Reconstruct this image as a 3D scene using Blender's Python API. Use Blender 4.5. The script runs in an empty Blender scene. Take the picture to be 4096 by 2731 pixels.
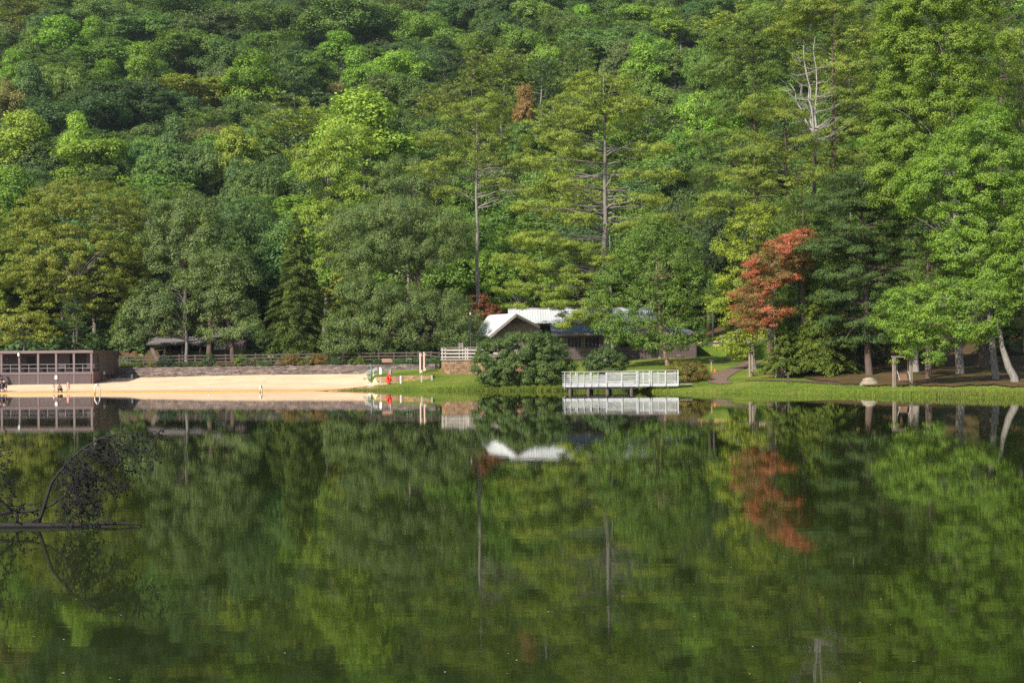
import bpy, bmesh, math
import numpy as np
from mathutils import Vector, Matrix
R = math.radians
S = bpy.context.scene
COL = S.collection
# ------------------------------------------------------------------ camera
F = 5689.0                      # focal length in photo pixels (4096 wide), 50 mm
CAMZ, ROLL = 3.5, R(0.5)
HOR = 1440.0
cam = bpy.data.cameras.new("camera")
cam.lens, cam.sensor_width = 50.0, 36.0
cam.shift_y = (HOR-1365.5)/4096.0
cam.clip_start, cam.clip_end = 0.5, 3000
co = bpy.data.objects.new("camera", cam); COL.objects.link(co)
co.location = (0, 0, CAMZ)
co.rotation_euler = (Matrix.Rotation(R(90), 3, 'X') @ Matrix.Rotation(-ROLL, 3, 'Z')).to_euler()
S.camera = co
# ------------------------------------------------------------------ light
SUN_EL, SUN_AZ = 38.0, 220.0      # azimuth clockwise from +Y: the sun stands behind the camera to the left
w = bpy.data.worlds.new("World"); S.world = w; w.use_nodes = True
nt = w.node_tree
sky = nt.nodes.new("ShaderNodeTexSky"); sky.sky_type = 'NISHITA'; sky.sun_disc = False
sky.sun_elevation = R(SUN_EL); sky.sun_rotation = R(SUN_AZ); sky.air_density = 1.0; sky.dust_density = 1.0
nt.links.new(sky.outputs[0], nt.nodes["Background"].inputs[0])
nt.nodes["Background"].inputs[1].default_value = 0.12
sl = bpy.data.lights.new("sun", 'SUN'); sl.energy = 5.0; sl.angle = R(0.5); sl.color = (1.0, 0.93, 0.82)
so = bpy.data.objects.new("sun", sl); COL.objects.link(so)
sd = Vector((math.sin(R(SUN_AZ))*math.cos(R(SUN_EL)), math.cos(R(SUN_AZ))*math.cos(R(SUN_EL)), math.sin(R(SUN_EL))))
so.rotation_euler = sd.to_track_quat('Z', 'Y').to_euler()
S.view_settings.view_transform = 'Standard'; S.view_settings.look = 'None'
S.view_settings.gamma = 1.0; S.view_settings.exposure = 0.52
cy = S.cycles
cy.max_bounces = 5; cy.diffuse_bounces = 2; cy.glossy_bounces = 3; cy.transmission_bounces = 3
cy.transparent_max_bounces = 4; cy.volume_bounces = 0; cy.caustics_reflective = False; cy.caustics_refractive = False
cy.sample_clamp_indirect = 4.0
cy.use_adaptive_sampling = False; cy.use_denoising = False

# ------------------------------------------------------------------ photo pixel -> world helpers
cR, sR = math.cos(ROLL), math.sin(ROLL)
def P(sx, sy, Y):
    u, v = sx-2048.0, HOR-sy
    return Vector(((u*cR+v*sR)*Y/F, Y, CAMZ+(-u*sR+v*cR)*Y/F))
def hor(sx): return HOR-(sx-2048.0)*math.tan(ROLL)
def XX(sx, Y, sy=1440.0): return P(sx, sy, Y).x
def ZZ(sx, sy, Y): return P(sx, sy, Y).z
def PXM(Y): return F/Y

# ------------------------------------------------------------------ tagging
def setp(o, label=None, cat=None, group=None, kind=None):
    if label: o['label'] = label
    if cat: o['category'] = cat
    if group: o['group'] = group
    if kind: o['kind'] = kind
    return o
def thing(name, label, cat, loc=(0, 0, 0), rz=0.0, group=None):
    o = bpy.data.objects.new(name, None); COL.objects.link(o)
    o.empty_display_size = 0.3
    o.location = loc; o.rotation_euler = (0, 0, rz)
    return setp(o, label, cat, group)
def link(name, me, m=None, parent=None, loc=None):
    o = bpy.data.objects.new(name, me); COL.objects.link(o)
    if m is not None:
        me.materials.clear(); me.materials.append(m)
    if parent: o.parent = parent
    if loc is not None: o.location = loc
    return o

# ------------------------------------------------------------------ materials
MATS = {}
def newmat(name):
    m = bpy.data.materials.new(name); m.use_nodes = True; n = m.node_tree
    n.nodes.clear()
    out = n.nodes.new("ShaderNodeOutputMaterial")
    b = n.nodes.new("ShaderNodeBsdfPrincipled"); n.links.new(b.outputs[0], out.inputs[0])
    MATS[name] = m
    return m, n, b, out
def coords(n, kind='Object', scale=(1, 1, 1), rot=(0, 0, 0)):
    tc = n.nodes.new("ShaderNodeTexCoord"); mp = n.nodes.new("ShaderNodeMapping")
    n.links.new(tc.outputs[kind], mp.inputs[0]); mp.inputs['Scale'].default_value = scale
    mp.inputs['Rotation'].default_value = rot
    return mp.outputs[0]
def noise(n, vec, scale, detail=4, rough=0.55):
    x = n.nodes.new("ShaderNodeTexNoise"); x.inputs['Scale'].default_value = scale
    x.inputs['Detail'].default_value = detail; x.inputs['Roughness'].default_value = rough
    n.links.new(vec, x.inputs['Vector']); return x.outputs[0]
def ramp(n, fac, stops):
    r = n.nodes.new("ShaderNodeValToRGB"); e = r.color_ramp.elements
    while len(e) > 1: e.remove(e[0])
    e[0].position = stops[0][0]; e[0].color = (*stops[0][1], 1)
    for p, c in stops[1:]:
        k = e.new(p); k.color = (*c, 1)
    n.links.new(fac, r.inputs[0]); return r.outputs[0]
def mix(n, a, b, fac, mode='MIX'):
    x = n.nodes.new("ShaderNodeMix"); x.data_type = 'RGBA'; x.blend_type = mode
    for s, v in ((6, a), (7, b)):
        if hasattr(v, 'links'): n.links.new(v, x.inputs[s])
        else: x.inputs[s].default_value = (*v, 1)
    if hasattr(fac, 'links'): n.links.new(fac, x.inputs[0])
    else: x.inputs[0].default_value = fac
    return x.outputs[2]
def math_n(n, op, a, b=None, c=None):
    x = n.nodes.new("ShaderNodeMath"); x.operation = op
    for i, v in enumerate((a, b, c)):
        if v is None: continue
        if hasattr(v, 'links'): n.links.new(v, x.inputs[i])
        else: x.inputs[i].default_value = v
    return x.outputs[0]
def bump(n, b, h, strength=0.4, dist=0.05):
    x = n.nodes.new("ShaderNodeBump"); x.inputs['Strength'].default_value = strength
    x.inputs['Distance'].default_value = dist
    n.links.new(h, x.inputs['Height']); n.links.new(x.outputs[0], b.inputs['Normal'])
def plain(name, c1, c2=None, scale=3.0, rough=0.7, metal=0.0, bmp=0.2, stretch=(1, 1, 1), spec=0.4):
    m, n, b, _ = newmat(name)
    if c2 is None: c2 = tuple(x*0.75 for x in c1)
    v = coords(n, scale=stretch)
    f = noise(n, v, scale, 6, 0.65)
    c = ramp(n, f, [(0.3, c2), (0.68, c1)])
    n.links.new(c, b.inputs['Base Color'])
    b.inputs['Roughness'].default_value = rough; b.inputs['Metallic'].default_value = metal
    b.inputs['Specular IOR Level'].default_value = spec
    if bmp: bump(n, b, noise(n, v, scale*6, 4), bmp, 0.02)
    return m
plain('brown_board', (.19, .145, .145), (.135, .10, .10), 2.0, .8, stretch=(4, 4, .4))
plain('house_board', (.105, .078, .072), (.07, .05, .048), 2.0, .8, stretch=(4, 4, .4))
plain('brown_dark', (.095, .075, .082), (.065, .05, .056), 2.0, .8, stretch=(4, 4, .4))
plain('brown_trim', (.20, .155, .15), (.15, .11, .11), 3, .7)
plain('pile_mat', (.17, .13, .10), (.09, .07, .055), 6, .9)
plain('brown_metal', (.105, .078, .066), (.08, .06, .05), 1.2, .55, stretch=(1, 1, .3))
plain('rail_metal', (.34, .31, .30), None, 3, .5)
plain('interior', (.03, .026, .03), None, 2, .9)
plain('white_roof', (.62, .64, .64), (.48, .50, .50), .8, .45, stretch=(1, .2, .2))
plain('shaded_roof', (.12, .14, .16), (.07, .085, .10), .8, .5)  # white roof metal with the pine's shade put into its colour
plain('shed_roof', (.30, .26, .25), (.16, .14, .13), 1.2, .6)
plain('white_paint', (.72, .72, .70), (.50, .49, .47), 2.5, .6)
plain('dock_paint', (.60, .60, .60), (.34, .34, .35), 1.4, .6, stretch=(1, 1, 3))
plain('weathered_cap', (.42, .38, .34), (.27, .24, .22), 4, .8)
plain('steel', (.32, .34, .36), (.22, .23, .25), 5, .4, metal=.4)
plain('glass_dark', (.008, .009, .012), None, 1, .25, bmp=0, spec=.15)
plain('window_pale', (.62, .66, .74), (.5, .54, .6), 1, .4, bmp=0)
plain('fence_wood', (.115, .09, .072), (.05, .04, .032), 5, .85, stretch=(.4, 2, 2))  # darkened wood, the tree shade on the fence put into its colour
plain('fence_pale', (.56, .50, .44), (.36, .31, .27), 5, .85, stretch=(.4, 2, 2))
plain('post_pale', (.50, .46, .40), (.30, .27, .23), 8, .85, stretch=(3, 3, .5))
plain('post_tan', (.42, .30, .17), (.28, .19, .10), 8, .85, stretch=(3, 3, .5))
plain('post_pink', (.70, .53, .44), (.50, .36, .29), 6, .85, stretch=(3, 3, .5))
plain('swing_wood', (.33, .26, .20), (.16, .12, .09), 6, .85, stretch=(3, 3, .5))
plain('bench_wood', (.42, .26, .17), (.25, .14, .09), 6, .8, stretch=(.5, 3, 3))
plain('concrete', (.31, .25, .18), (.19, .155, .11), 3, .9)
plain('brick', (.20, .11, .085), (.13, .07, .055), 6, .9)
plain('teal_paint', (.10, .20, .23), (.07, .14, .16), 5, .5)
plain('black_iron', (.022, .024, .028), None, 5, .45)
plain('lamp_glass', (.62, .62, .60), None, 5, .3, bmp=0)
plain('red_plastic', (.68, .03, .018), (.5, .02, .012), 3, .35)
plain('orange_plastic', (.80, .13, .02), None, 3, .5)
plain('green_paint', (.02, .35, .17), (.015, .26, .12), 3, .5)
plain('utility_green', (.20, .24, .19), (.14, .17, .13), 3, .6)
plain('sign_white', (.74, .75, .72), None, 3, .5)
plain('sign_ink', (.05, .05, .05), None, 3, .6)
plain('boom_yellow', (.72, .42, .06), (.45, .26, .05), 6, .6)
plain('tube_white', (.78, .82, .78), None, 5, .3)
plain('skin_tone', (.46, .27, .19), (.40, .22, .15), 8, .55)
plain('skin_tan', (.40, .22, .15), (.34, .18, .12), 8, .55)
plain('cloth_pink', (.66, .27, .25), (.78, .45, .42), 14, .9)
plain('cloth_grey', (.09, .115, .12), (.06, .08, .085), 6, .9)
plain('cloth_black', (.012, .013, .018), None, 6, .9)
plain('cloth_white', (.78, .74, .72), (.6, .35, .35), 14, .9)
plain('cloth_navy', (.02, .022, .045), None, 6, .9)
plain('hair_brown', (.07, .035, .02), (.04, .02, .012), 12, .6)
plain('hair_grey', (.16, .13, .11), None, 12, .6)
plain('hat_white', (.8, .8, .76), None, 6, .8)
plain('bark_grey', (.26, .235, .205), (.10, .088, .075), 3.5, .95, stretch=(3, 3, .6), bmp=.7)
plain('bark_brown', (.15, .105, .08), (.055, .04, .032), 3.5, .95, stretch=(3, 3, .6), bmp=.7)
plain('bark_pale', (.30, .275, .235), (.12, .105, .09), 2.5, .9, stretch=(3, 3, .6), bmp=.5)
plain('bark_birch', (.36, .25, .18), (.16, .10, .07), 3.5, .9, stretch=(2, 2, 1.5), bmp=.6)
plain('deadwood', (.42, .385, .35), (.22, .20, .18), 3, .85)
plain('shaded_bark', (.016, .012, .011), (.007, .005, .005), 12, .65, bmp=.8)  # near-black bark, shade over the wood put into the colour
plain('shaded_twig', (.020, .017, .018), (.010, .008, .009), 12, .75)  # twigs darkened with the bark, shade put into the colour
plain('cone_scales', (.020, .016, .017), (.008, .007, .008), 60, .8, bmp=.8)  # cones as dark as the branch, its shade put into the colour
plain('flower_white', (.75, .75, .72), None, 3, .7)
plain('mulch', (.10, .055, .035), (.06, .035, .022), 3, .95)
plain('tyre', (.02, .02, .02), None, 3, .8)

# stone walling laid in courses; the wall runs mostly along x
def stone(name, cols, bw, rh, mortar, wx=1.0):
    m, n, b, _ = newmat(name)
    tc = n.nodes.new("ShaderNodeTexCoord"); sp = n.nodes.new("ShaderNodeSeparateXYZ"); n.links.new(tc.outputs['Object'], sp.inputs[0])
    nz = noise(n, tc.outputs['Object'], 1.6, 3)
    zz = math_n(n, 'ADD', sp.outputs[2], math_n(n, 'MULTIPLY', nz, 0.12))
    xy = math_n(n, 'ADD', sp.outputs[0], math_n(n, 'MULTIPLY', sp.outputs[1], wx))
    cb = n.nodes.new("ShaderNodeCombineXYZ"); n.links.new(xy, cb.inputs[0]); n.links.new(zz, cb.inputs[1])
    br = n.nodes.new("ShaderNodeTexBrick"); n.links.new(cb.outputs[0], br.inputs['Vector'])
    br.inputs['Scale'].default_value = 1.0; br.inputs['Brick Width'].default_value = bw; br.inputs['Row Height'].default_value = rh
    br.inputs['Mortar Size'].default_value = 0.018; br.inputs['Mortar Smooth'].default_value = 0.3; br.inputs['Bias'].default_value = 0
    br.offset_frequency = 2; br.offset = 0.37; br.squash = 0.7; br.squash_frequency = 3
    br.inputs['Color1'].default_value = (0, 0, 0, 1); br.inputs['Color2'].default_value = (1, 1, 1, 1); br.inputs['Mortar'].default_value = (.5, .5, .5, 1)
    vo = n.nodes.new("ShaderNodeTexVoronoi"); vo.inputs['Scale'].default_value = 1.0
    m2 = n.nodes.new("ShaderNodeMapping"); m2.inputs['Scale'].default_value = (1/bw, 1/rh, 1); n.links.new(cb.outputs[0], m2.inputs[0]); n.links.new(m2.outputs[0], vo.inputs['Vector'])
    sv = n.nodes.new("ShaderNodeSeparateColor"); n.links.new(vo.outputs['Color'], sv.inputs[0])
    c = ramp(n, sv.outputs[0], cols)
    c = mix(n, c, mortar, math_n(n, 'MULTIPLY', br.outputs['Fac'], .85))
    c = mix(n, c, (0.6, 0.6, 0.6), 1.0, 'MULTIPLY') if False else c
    st = noise(n, tc.outputs['Object'], .6, 5)
    c = mix(n, c, ramp(n, st, [(.3, (.55, .52, .5)), (.7, (1.15, 1.1, 1.05))]), .8, 'MULTIPLY')
    n.links.new(c, b.inputs['Base Color']); b.inputs['Roughness'].default_value = .92
    bump(n, b, math_n(n, 'ADD', sv.outputs[1], math_n(n, 'MULTIPLY', br.outputs['Fac'], -2.0)), .7, .05)
    return m
stone('dry_stone', [(0, (.07, .05, .05)), (.25, (.20, .17, .17)), (.5, (.26, .20, .15)), (.75, (.11, .09, .10)), (1, (.36, .31, .28))], .55, .15, (.06, .045, .04))
stone('field_stone', [(0, (.24, .13, .08)), (.25, (.38, .22, .11)), (.5, (.52, .33, .17)), (.75, (.20, .13, .11)), (1, (.42, .31, .23))], .42, .26, (.11, .08, .06))

# leaves: hue per tree (object colour), small random hue per leaf ('v'), thin and translucent
def leafmat(name, rough=.55, trans=.32, spec=.35, big=.5, autumn=False):
    m, n, b, out = newmat(name)
    oi = n.nodes.new("ShaderNodeObjectInfo")
    at = n.nodes.new("ShaderNodeAttribute"); at.attribute_name = 'v'; at.attribute_type = 'GEOMETRY'
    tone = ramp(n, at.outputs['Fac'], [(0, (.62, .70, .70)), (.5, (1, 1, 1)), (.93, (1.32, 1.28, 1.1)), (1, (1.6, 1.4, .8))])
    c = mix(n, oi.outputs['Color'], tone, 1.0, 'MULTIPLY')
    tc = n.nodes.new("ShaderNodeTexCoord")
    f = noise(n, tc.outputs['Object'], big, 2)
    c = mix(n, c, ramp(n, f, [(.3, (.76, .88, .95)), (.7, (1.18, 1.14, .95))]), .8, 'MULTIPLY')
    if autumn:      # part of the crown has not turned yet
        f2 = noise(n, tc.outputs['Object'], .42, 3)
        c = mix(n, c, ramp(n, at.outputs['Fac'], [(0, (.10, .12, .03)), (1, (.30, .17, .05))]), ramp(n, f2, [(.46, (0, 0, 0)), (.56, (.9, .9, .9))]))
    n.links.new(c, b.inputs['Base Color']); b.inputs['Roughness'].default_value = rough
    b.inputs['Specular IOR Level'].default_value = spec
    tr = n.nodes.new("ShaderNodeBsdfTranslucent")
    n.links.new(mix(n, c, (1.25, 1.35, .6), 1.0, 'MULTIPLY'), tr.inputs[0])
    ms = n.nodes.new("ShaderNodeMixShader"); ms.inputs[0].default_value = trans
    n.links.new(b.outputs[0], ms.inputs[1]); n.links.new(tr.outputs[0], ms.inputs[2]); n.links.new(ms.outputs[0], out.inputs[0])
    return m
leafmat('leaf'); leafmat('autumn_leaf', autumn=True); leafmat('needles', .6, .22, .25, .7); leafmat('glossy_leaf', .5, .25, .35, .6)

# ground sheets
m, n, b, _ = newmat('lawn')
v = coords(n); f1 = noise(n, v, .14, 6, .6); f2 = noise(n, v, 2.2, 6, .7); f3 = noise(n, v, 9, 4, .75)
c = ramp(n, f1, [(.35, (.085, .145, .022)), (.5, (.150, .205, .030)), (.64, (.26, .245, .06))])
c = mix(n, c, ramp(n, f2, [(.3, (.72, .78, .75)), (.7, (1.2, 1.15, 1.1))]), 1, 'MULTIPLY')
c = mix(n, c, ramp(n, f3, [(.3, (.7, .75, .7)), (.7, (1.25, 1.2, 1.2))]), 1, 'MULTIPLY')
n.links.new(c, b.inputs['Base Color']); b.inputs['Roughness'].default_value = .95; b.inputs['Specular IOR Level'].default_value = .1
bump(n, b, math_n(n, 'ADD', f3, f2), .9, .12)
m, n, b, _ = newmat('sand')
v = coords(n); f1 = noise(n, v, .25, 5); f2 = noise(n, coords(n, scale=(.35, 1, 1)), 5, 6, .7)
c = ramp(n, f1, [(.3, (.64, .45, .29)), (.7, (.74, .56, .37))])
c = mix(n, c, ramp(n, f2, [(.30, (.60, .52, .45)), (.42, (.95, .93, .9)), (.75, (1.1, 1.08, 1.05))]), .8, 'MULTIPLY')
f4 = noise(n, coords(n, scale=(.6, 1, 1)), 1.3, 6, .75); c = mix(n, c, ramp(n, f4, [(.36, (.70, .62, .54)), (.46, (1, 1, 1))]), .7, 'MULTIPLY')
at = n.nodes.new("ShaderNodeAttribute"); at.attribute_name = 'wet'; at.attribute_type = 'GEOMETRY'
c = mix(n, c, (.74, .62, .52), at.outputs['Fac'], 'MULTIPLY')
n.links.new(c, b.inputs['Base Color']); b.inputs['Roughness'].default_value = .95; b.inputs['Specular IOR Level'].default_value = .15
bump(n, b, f2, .6, .05)
m, n, b, _ = newmat('needle_floor')
v = coords(n); f1 = noise(n, v, .35, 6, .65); f2 = noise(n, v, 4, 6, .7)
c = ramp(n, f1, [(.36, (.060, .085, .018)), (.47, (.085, .062, .026)), (.6, (.14, .080, .042)), (.72, (.20, .115, .06))])
c = mix(n, c, ramp(n, f2, [(.3, (.6, .6, .6)), (.7, (1.25, 1.2, 1.15))]), 1, 'MULTIPLY')
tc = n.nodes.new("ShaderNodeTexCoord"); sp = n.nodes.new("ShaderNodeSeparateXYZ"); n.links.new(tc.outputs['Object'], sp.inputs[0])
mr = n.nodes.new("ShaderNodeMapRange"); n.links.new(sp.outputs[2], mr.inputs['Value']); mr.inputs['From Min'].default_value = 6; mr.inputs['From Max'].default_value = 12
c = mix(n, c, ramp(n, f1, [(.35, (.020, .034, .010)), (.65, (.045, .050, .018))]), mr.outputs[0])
n.links.new(c, b.inputs['Base Color']); b.inputs['Roughness'].default_value = .95; b.inputs['Specular IOR Level'].default_value = .1
bump(n, b, f2, .8, .08)
plain('path_mat', (.20, .135, .105), (.14, .092, .072), 1.5, .95, spec=.1)
plain('asphalt', (.23, .21, .23), (.17, .155, .17), 1.5, .9, spec=.2)
plain('kerb_paint', (.60, .44, .12), (.42, .32, .14), 2, .8)

# water: dark still lake with fine wind ripples
m, n, b, out = newmat('lake_water')
b.inputs['Base Color'].default_value = (.014, .021, .004, 1)
b.inputs['IOR'].default_value = 1.333; b.inputs['Specular IOR Level'].default_value = .5
tc = n.nodes.new("ShaderNodeTexCoord"); sp = n.nodes.new("ShaderNodeSeparateXYZ"); n.links.new(tc.outputs['Object'], sp.inputs[0])
def mapped(scale):
    mp = n.nodes.new("ShaderNodeMapping"); mp.inputs['Scale'].default_value = scale
    n.links.new(tc.outputs['Object'], mp.inputs[0]); return mp.outputs[0]
wa = noise(n, mapped((.5, 1.6, 1)), 1.6, 3, .5)
wb = noise(n, mapped((.8, 2.2, 1)), 7.0, 2, .5)
wc = noise(n, mapped((.10, .5, 1)), .5, 4, .6)     # patches touched by a breath of wind
patch = ramp(n, wc, [(.42, (.25, .25, .25)), (.62, (1, 1, 1))])
bw = n.nodes.new("ShaderNodeRGBToBW"); n.links.new(patch, bw.inputs[0])
hgt_n = math_n(n, 'ADD', math_n(n, 'MULTIPLY', wa, .35), math_n(n, 'MULTIPLY', math_n(n, 'MULTIPLY', wb, .06), bw.outputs[0]))
bp = n.nodes.new("ShaderNodeBump"); bp.inputs['Strength'].default_value = .35; bp.inputs['Distance'].default_value = .0055
n.links.new(hgt_n, bp.inputs['Height']); n.links.new(bp.outputs[0], b.inputs['Normal'])
# calmer (sharper) water in the lee of the far bank
calm = n.nodes.new("ShaderNodeMapRange"); n.links.new(sp.outputs[1], calm.inputs['Value'])
calm.inputs['From Min'].default_value = 25; calm.inputs['From Max'].default_value = 120
calm.inputs['To Min'].default_value = .028; calm.inputs['To Max'].default_value = .006
n.links.new(calm.outputs[0], b.inputs['Roughness'])

M = MATS
# ------------------------------------------------------------------ mesh helpers
class MB:
    def __init__(s): s.v = []; s.f = []
    def add(s, vs, fs):
        k = len(s.v); s.v += [tuple(a) for a in vs]; s.f += [tuple(i+k for i in f) for f in fs]; return s
    def hexa(s, p):        # eight corners: bottom ring then top ring
        return s.add(p, [(3, 2, 1, 0), (4, 5, 6, 7), (0, 1, 5, 4), (1, 2, 6, 5), (2, 3, 7, 6), (3, 0, 4, 7)])
    def box(s, x0, x1, y0, y1, z0, z1):
        return s.hexa([(x0, y0, z0), (x1, y0, z0), (x1, y1, z0), (x0, y1, z0), (x0, y0, z1), (x1, y0, z1), (x1, y1, z1), (x0, y1, z1)])
    def beam(s, a, b, w, h, up=(0, 0, 1)):
        a, b = Vector(a), Vector(b); d = (b-a).normalized(); u = Vector(up)
        if abs(d.dot(u)) > .98: u = Vector((0, 1, 0))
        sd_ = d.cross(u).normalized(); u = sd_.cross(d).normalized()
        x, y = sd_*w/2, u*h/2
        return s.hexa([a-x-y, a+x-y, b+x-y, b-x-y, a-x+y, a+x+y, b+x+y, b-x+y])
    def tube(s, pts, rad, n=6, cap=True):
        pts = [Vector(p) for p in pts]
        if not hasattr(rad, '__len__'): rad = [rad]*len(pts)
        rings = []; ref = None
        for i, p in enumerate(pts):
            d = (pts[min(i+1, len(pts)-1)]-pts[max(i-1, 0)]).normalized()
            if ref is None: ref = Vector((1, 0, 0)) if abs(d.x) < .8 else Vector((0, 1, 0))
            a = d.cross(ref).normalized(); ref = a.cross(d).normalized(); c = ref
            rings.append([p+(a*math.cos(2*math.pi*k/n)+c*math.sin(2*math.pi*k/n))*rad[i] for k in range(n)])
        vs = [q for r in rings for q in r]; fs = []
        for i in range(len(pts)-1):
            for k in range(n):
                fs.append((i*n+k, i*n+(k+1) % n, (i+1)*n+(k+1) % n, (i+1)*n+k))
        if cap: fs.append(tuple(range(n-1, -1, -1))); fs.append(tuple((len(pts)-1)*n+k for k in range(n)))
        return s.add(vs, fs)
    def lathe(s, prof, c=(0, 0, 0), n=16):
        vs = []; fs = []
        for r, z in prof:
            for k in range(n): vs.append((c[0]+r*math.cos(2*math.pi*k/n), c[1]+r*math.sin(2*math.pi*k/n), c[2]+z))
        for i in range(len(prof)-1):
            for k in range(n): fs.append((i*n+k, i*n+(k+1) % n, (i+1)*n+(k+1) % n, (i+1)*n+k))
        fs.append(tuple(range(n-1, -1, -1))); fs.append(tuple((len(prof)-1)*n+k for k in range(n)))
        return s.add(vs, fs)
    def poly(s, pts, thick):      # planar outline given thickness vector
        t = Vector(thick); k = len(pts)
        vs = [Vector(p) for p in pts]+[Vector(p)+t for p in pts]
        fs = [tuple(range(k-1, -1, -1)), tuple(range(k, 2*k))]+[(i, (i+1) % k, k+(i+1) % k, k+i) for i in range(k)]
        return s.add(vs, fs)
    def mesh(s, name, smooth=False):
        me = bpy.data.meshes.new(name); me.from_pydata(s.v, [], s.f); me.update()
        if smooth: me.polygons.foreach_set('use_smooth', [True]*len(me.polygons))
        return me
    def obj(s, name, mat, parent=None, smooth=False, bevel=0.0, loc=None):
        o = link(name, s.mesh(name, smooth), M[mat], parent, loc)
        if bevel:
            bm = bmesh.new(); bm.from_mesh(o.data); bmesh.ops.recalc_face_normals(bm, faces=bm.faces)
            bmesh.ops.bevel(bm, geom=bm.edges[:], offset=bevel, segments=1, affect='EDGES'); bm.to_mesh(o.data); bm.free()
        return o

def fast_mesh(name, V, Fq, attr=None, smooth=False):
    me = bpy.data.meshes.new(name); nv, nf, k = len(V), len(Fq), Fq.shape[1]
    me.vertices.add(nv); me.vertices.foreach_set('co', V.astype(np.float32).ravel())
    me.loops.add(nf*k); me.loops.foreach_set('vertex_index', Fq.astype(np.int32).ravel())
    me.polygons.add(nf); me.polygons.foreach_set('loop_start', np.arange(0, nf*k, k, dtype=np.int32))
    me.polygons.foreach_set('loop_total', np.full(nf, k, dtype=np.int32))
    if smooth: me.polygons.foreach_set('use_smooth', np.ones(nf, dtype=bool))
    me.update(calc_edges=True)
    if attr is not None:
        a = me.attributes.new('v', 'FLOAT', 'FACE'); a.data.foreach_set('value', attr.astype(np.float32))
    return me
def unit(a): return a/np.maximum(np.linalg.norm(a, axis=1, keepdims=True), 1e-6)
def leaf_mesh(name, Pp, N, L, asp=.62, T=None, rng=None, v=None):
    """one kite-shaped leaf per point: position, normal, length; T = preferred long axis"""
    n = len(Pp); N = unit(N)
    t = rng.normal(size=(n, 3)) if T is None else T+rng.normal(size=(n, 3))*.35
    t = unit(t-N*np.sum(t*N, axis=1, keepdims=True)); bb = np.cross(N, t)
    L = L[:, None]
    V = np.stack([Pp-t*L*.5, Pp+bb*L*asp*.5-t*L*.05+N*L*.06, Pp+t*L*.5, Pp-bb*L*asp*.5-t*L*.05+N*L*.06], axis=1).reshape(-1, 3)
    Fq = np.arange(n*4).reshape(n, 4)
    if v is None: v = rng.random(n)
    return fast_mesh(name, V, Fq, v)
# ------------------------------------------------------------------ terrain
SH_SX = [-3000, -400, 0, 700, 1250, 1450, 1700, 2000, 2180, 2300, 2500, 2620, 2800, 3150, 3400, 3700, 4096, 4500, 7000]
SH_SY = [1592, 1577, 1573, 1568, 1563, 1562.5, 1562.5, 1563, 1563, 1561, 1563, 1568, 1571.5, 1576, 1582, 1588, 1594, 1600, 1640]
def shoreY(sx):
    sx = np.asarray(sx, float); sy = np.interp(sx, SH_SX, SH_SY)
    return F*CAMZ/(sy-(HOR-(sx-2048)*math.tan(ROLL)))
def lerp(sx, xs, ys): return float(np.interp(sx, xs, ys))
RIGHT = {
 1740: [(0, 0), (2, .3), (10, 1.0), (17, 1.75), (23.5, 2.5), (24.2, 3.05), (45, 3.5)],
 1900: [(0, 0), (2, .3), (10, 1.0), (20, 1.75), (30, 2.6), (38, 3.7), (60, 4.0)],
 2300: [(0, 0), (2, .25), (15, 1.2), (30, 2.5), (44, 3.85), (70, 4.1)],
 2650: [(0, 0), (1.5, .3), (11, .75), (38, 2.85), (56, 3.9), (70, 4.2)],
 2900: [(0, 0), (1.5, .35), (8, .7), (16, 1.22), (28, 1.95), (59, 3.7), (68, 4.3), (85, 5.4)],
 3150: [(0, 0), (1.5, .4), (8, .8), (21, 1.3), (28, 1.9), (63, 3.75), (75, 4.4), (90, 5.6)],
 3450: [(0, 0), (1, .3), (14, .6), (27, 1.5), (47, 3.2), (67, 5.2), (90, 9)],
 3850: [(0, 0), (1, .35), (12, .6), (20, .9), (40, 2.1), (60, 4.4), (90, 9.5)],
 7000: [(0, 0), (1, .35), (12, .6), (20, .9), (40, 2.1), (60, 4.4), (90, 9.5)]}
WALLD = ([-3000, 430, 500, 1000, 1450, 1600, 1740], [29, 29, 29, 25, 23, 23, 23.5])
def wall_z(sx):
    return (lerp(sx, [430, 500, 1000, 1450, 1600, 1740], [1.5, 1.46, 1.76, 1.8, 2.36, 2.45]),
            lerp(sx, [430, 500, 1000, 1450, 1600, 1740], [2.88, 2.88, 2.94, 3.03, 3.03, 3.05]))
def profile(sx):
    if sx < 1740:
        wd = lerp(sx, *WALLD); zb, zt = wall_z(sx)
        if sx < 1500:
            dm = lerp(sx, [-400, 430], [14, 14]); zm = .72
            return [(0, 0), (3, .10), (dm, zm), (wd, zb), (wd+.6, zt), (wd+8, zt+.25), (wd+40, 3.9)]
        zc = lerp(sx, [1500, 1600, 1730], [1.45, 1.57, 1.62]); zf = lerp(sx, [1500, 1600, 1740], [.75, .85, 1.25])
        return [(0, 0), (2.5, .30), (12.4, zf), (12.9, zc), (wd, zb), (wd+.6, zt), (wd+8, zt+.25), (wd+40, 3.9)]
    ks = sorted(RIGHT); j = max(i for i, k in enumerate(ks) if k <= sx) if sx < ks[-1] else len(ks)-2
    a, b_ = ks[j], ks[j+1]; f = (sx-a)/(b_-a); A, B = RIGHT[a], RIGHT[b_]
    ds = sorted({d for d, _ in A} | {d for d, _ in B})
    return [(d, (1-f)*np.interp(d, *zip(*A))+f*np.interp(d, *zip(*B))) for d in ds]
TD = np.arange(0, 120.01, .25); TSX = np.arange(-3000, 7001, 25.0)
TAB = np.array([np.interp(TD, *zip(*profile(s))) for s in TSX])
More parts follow.
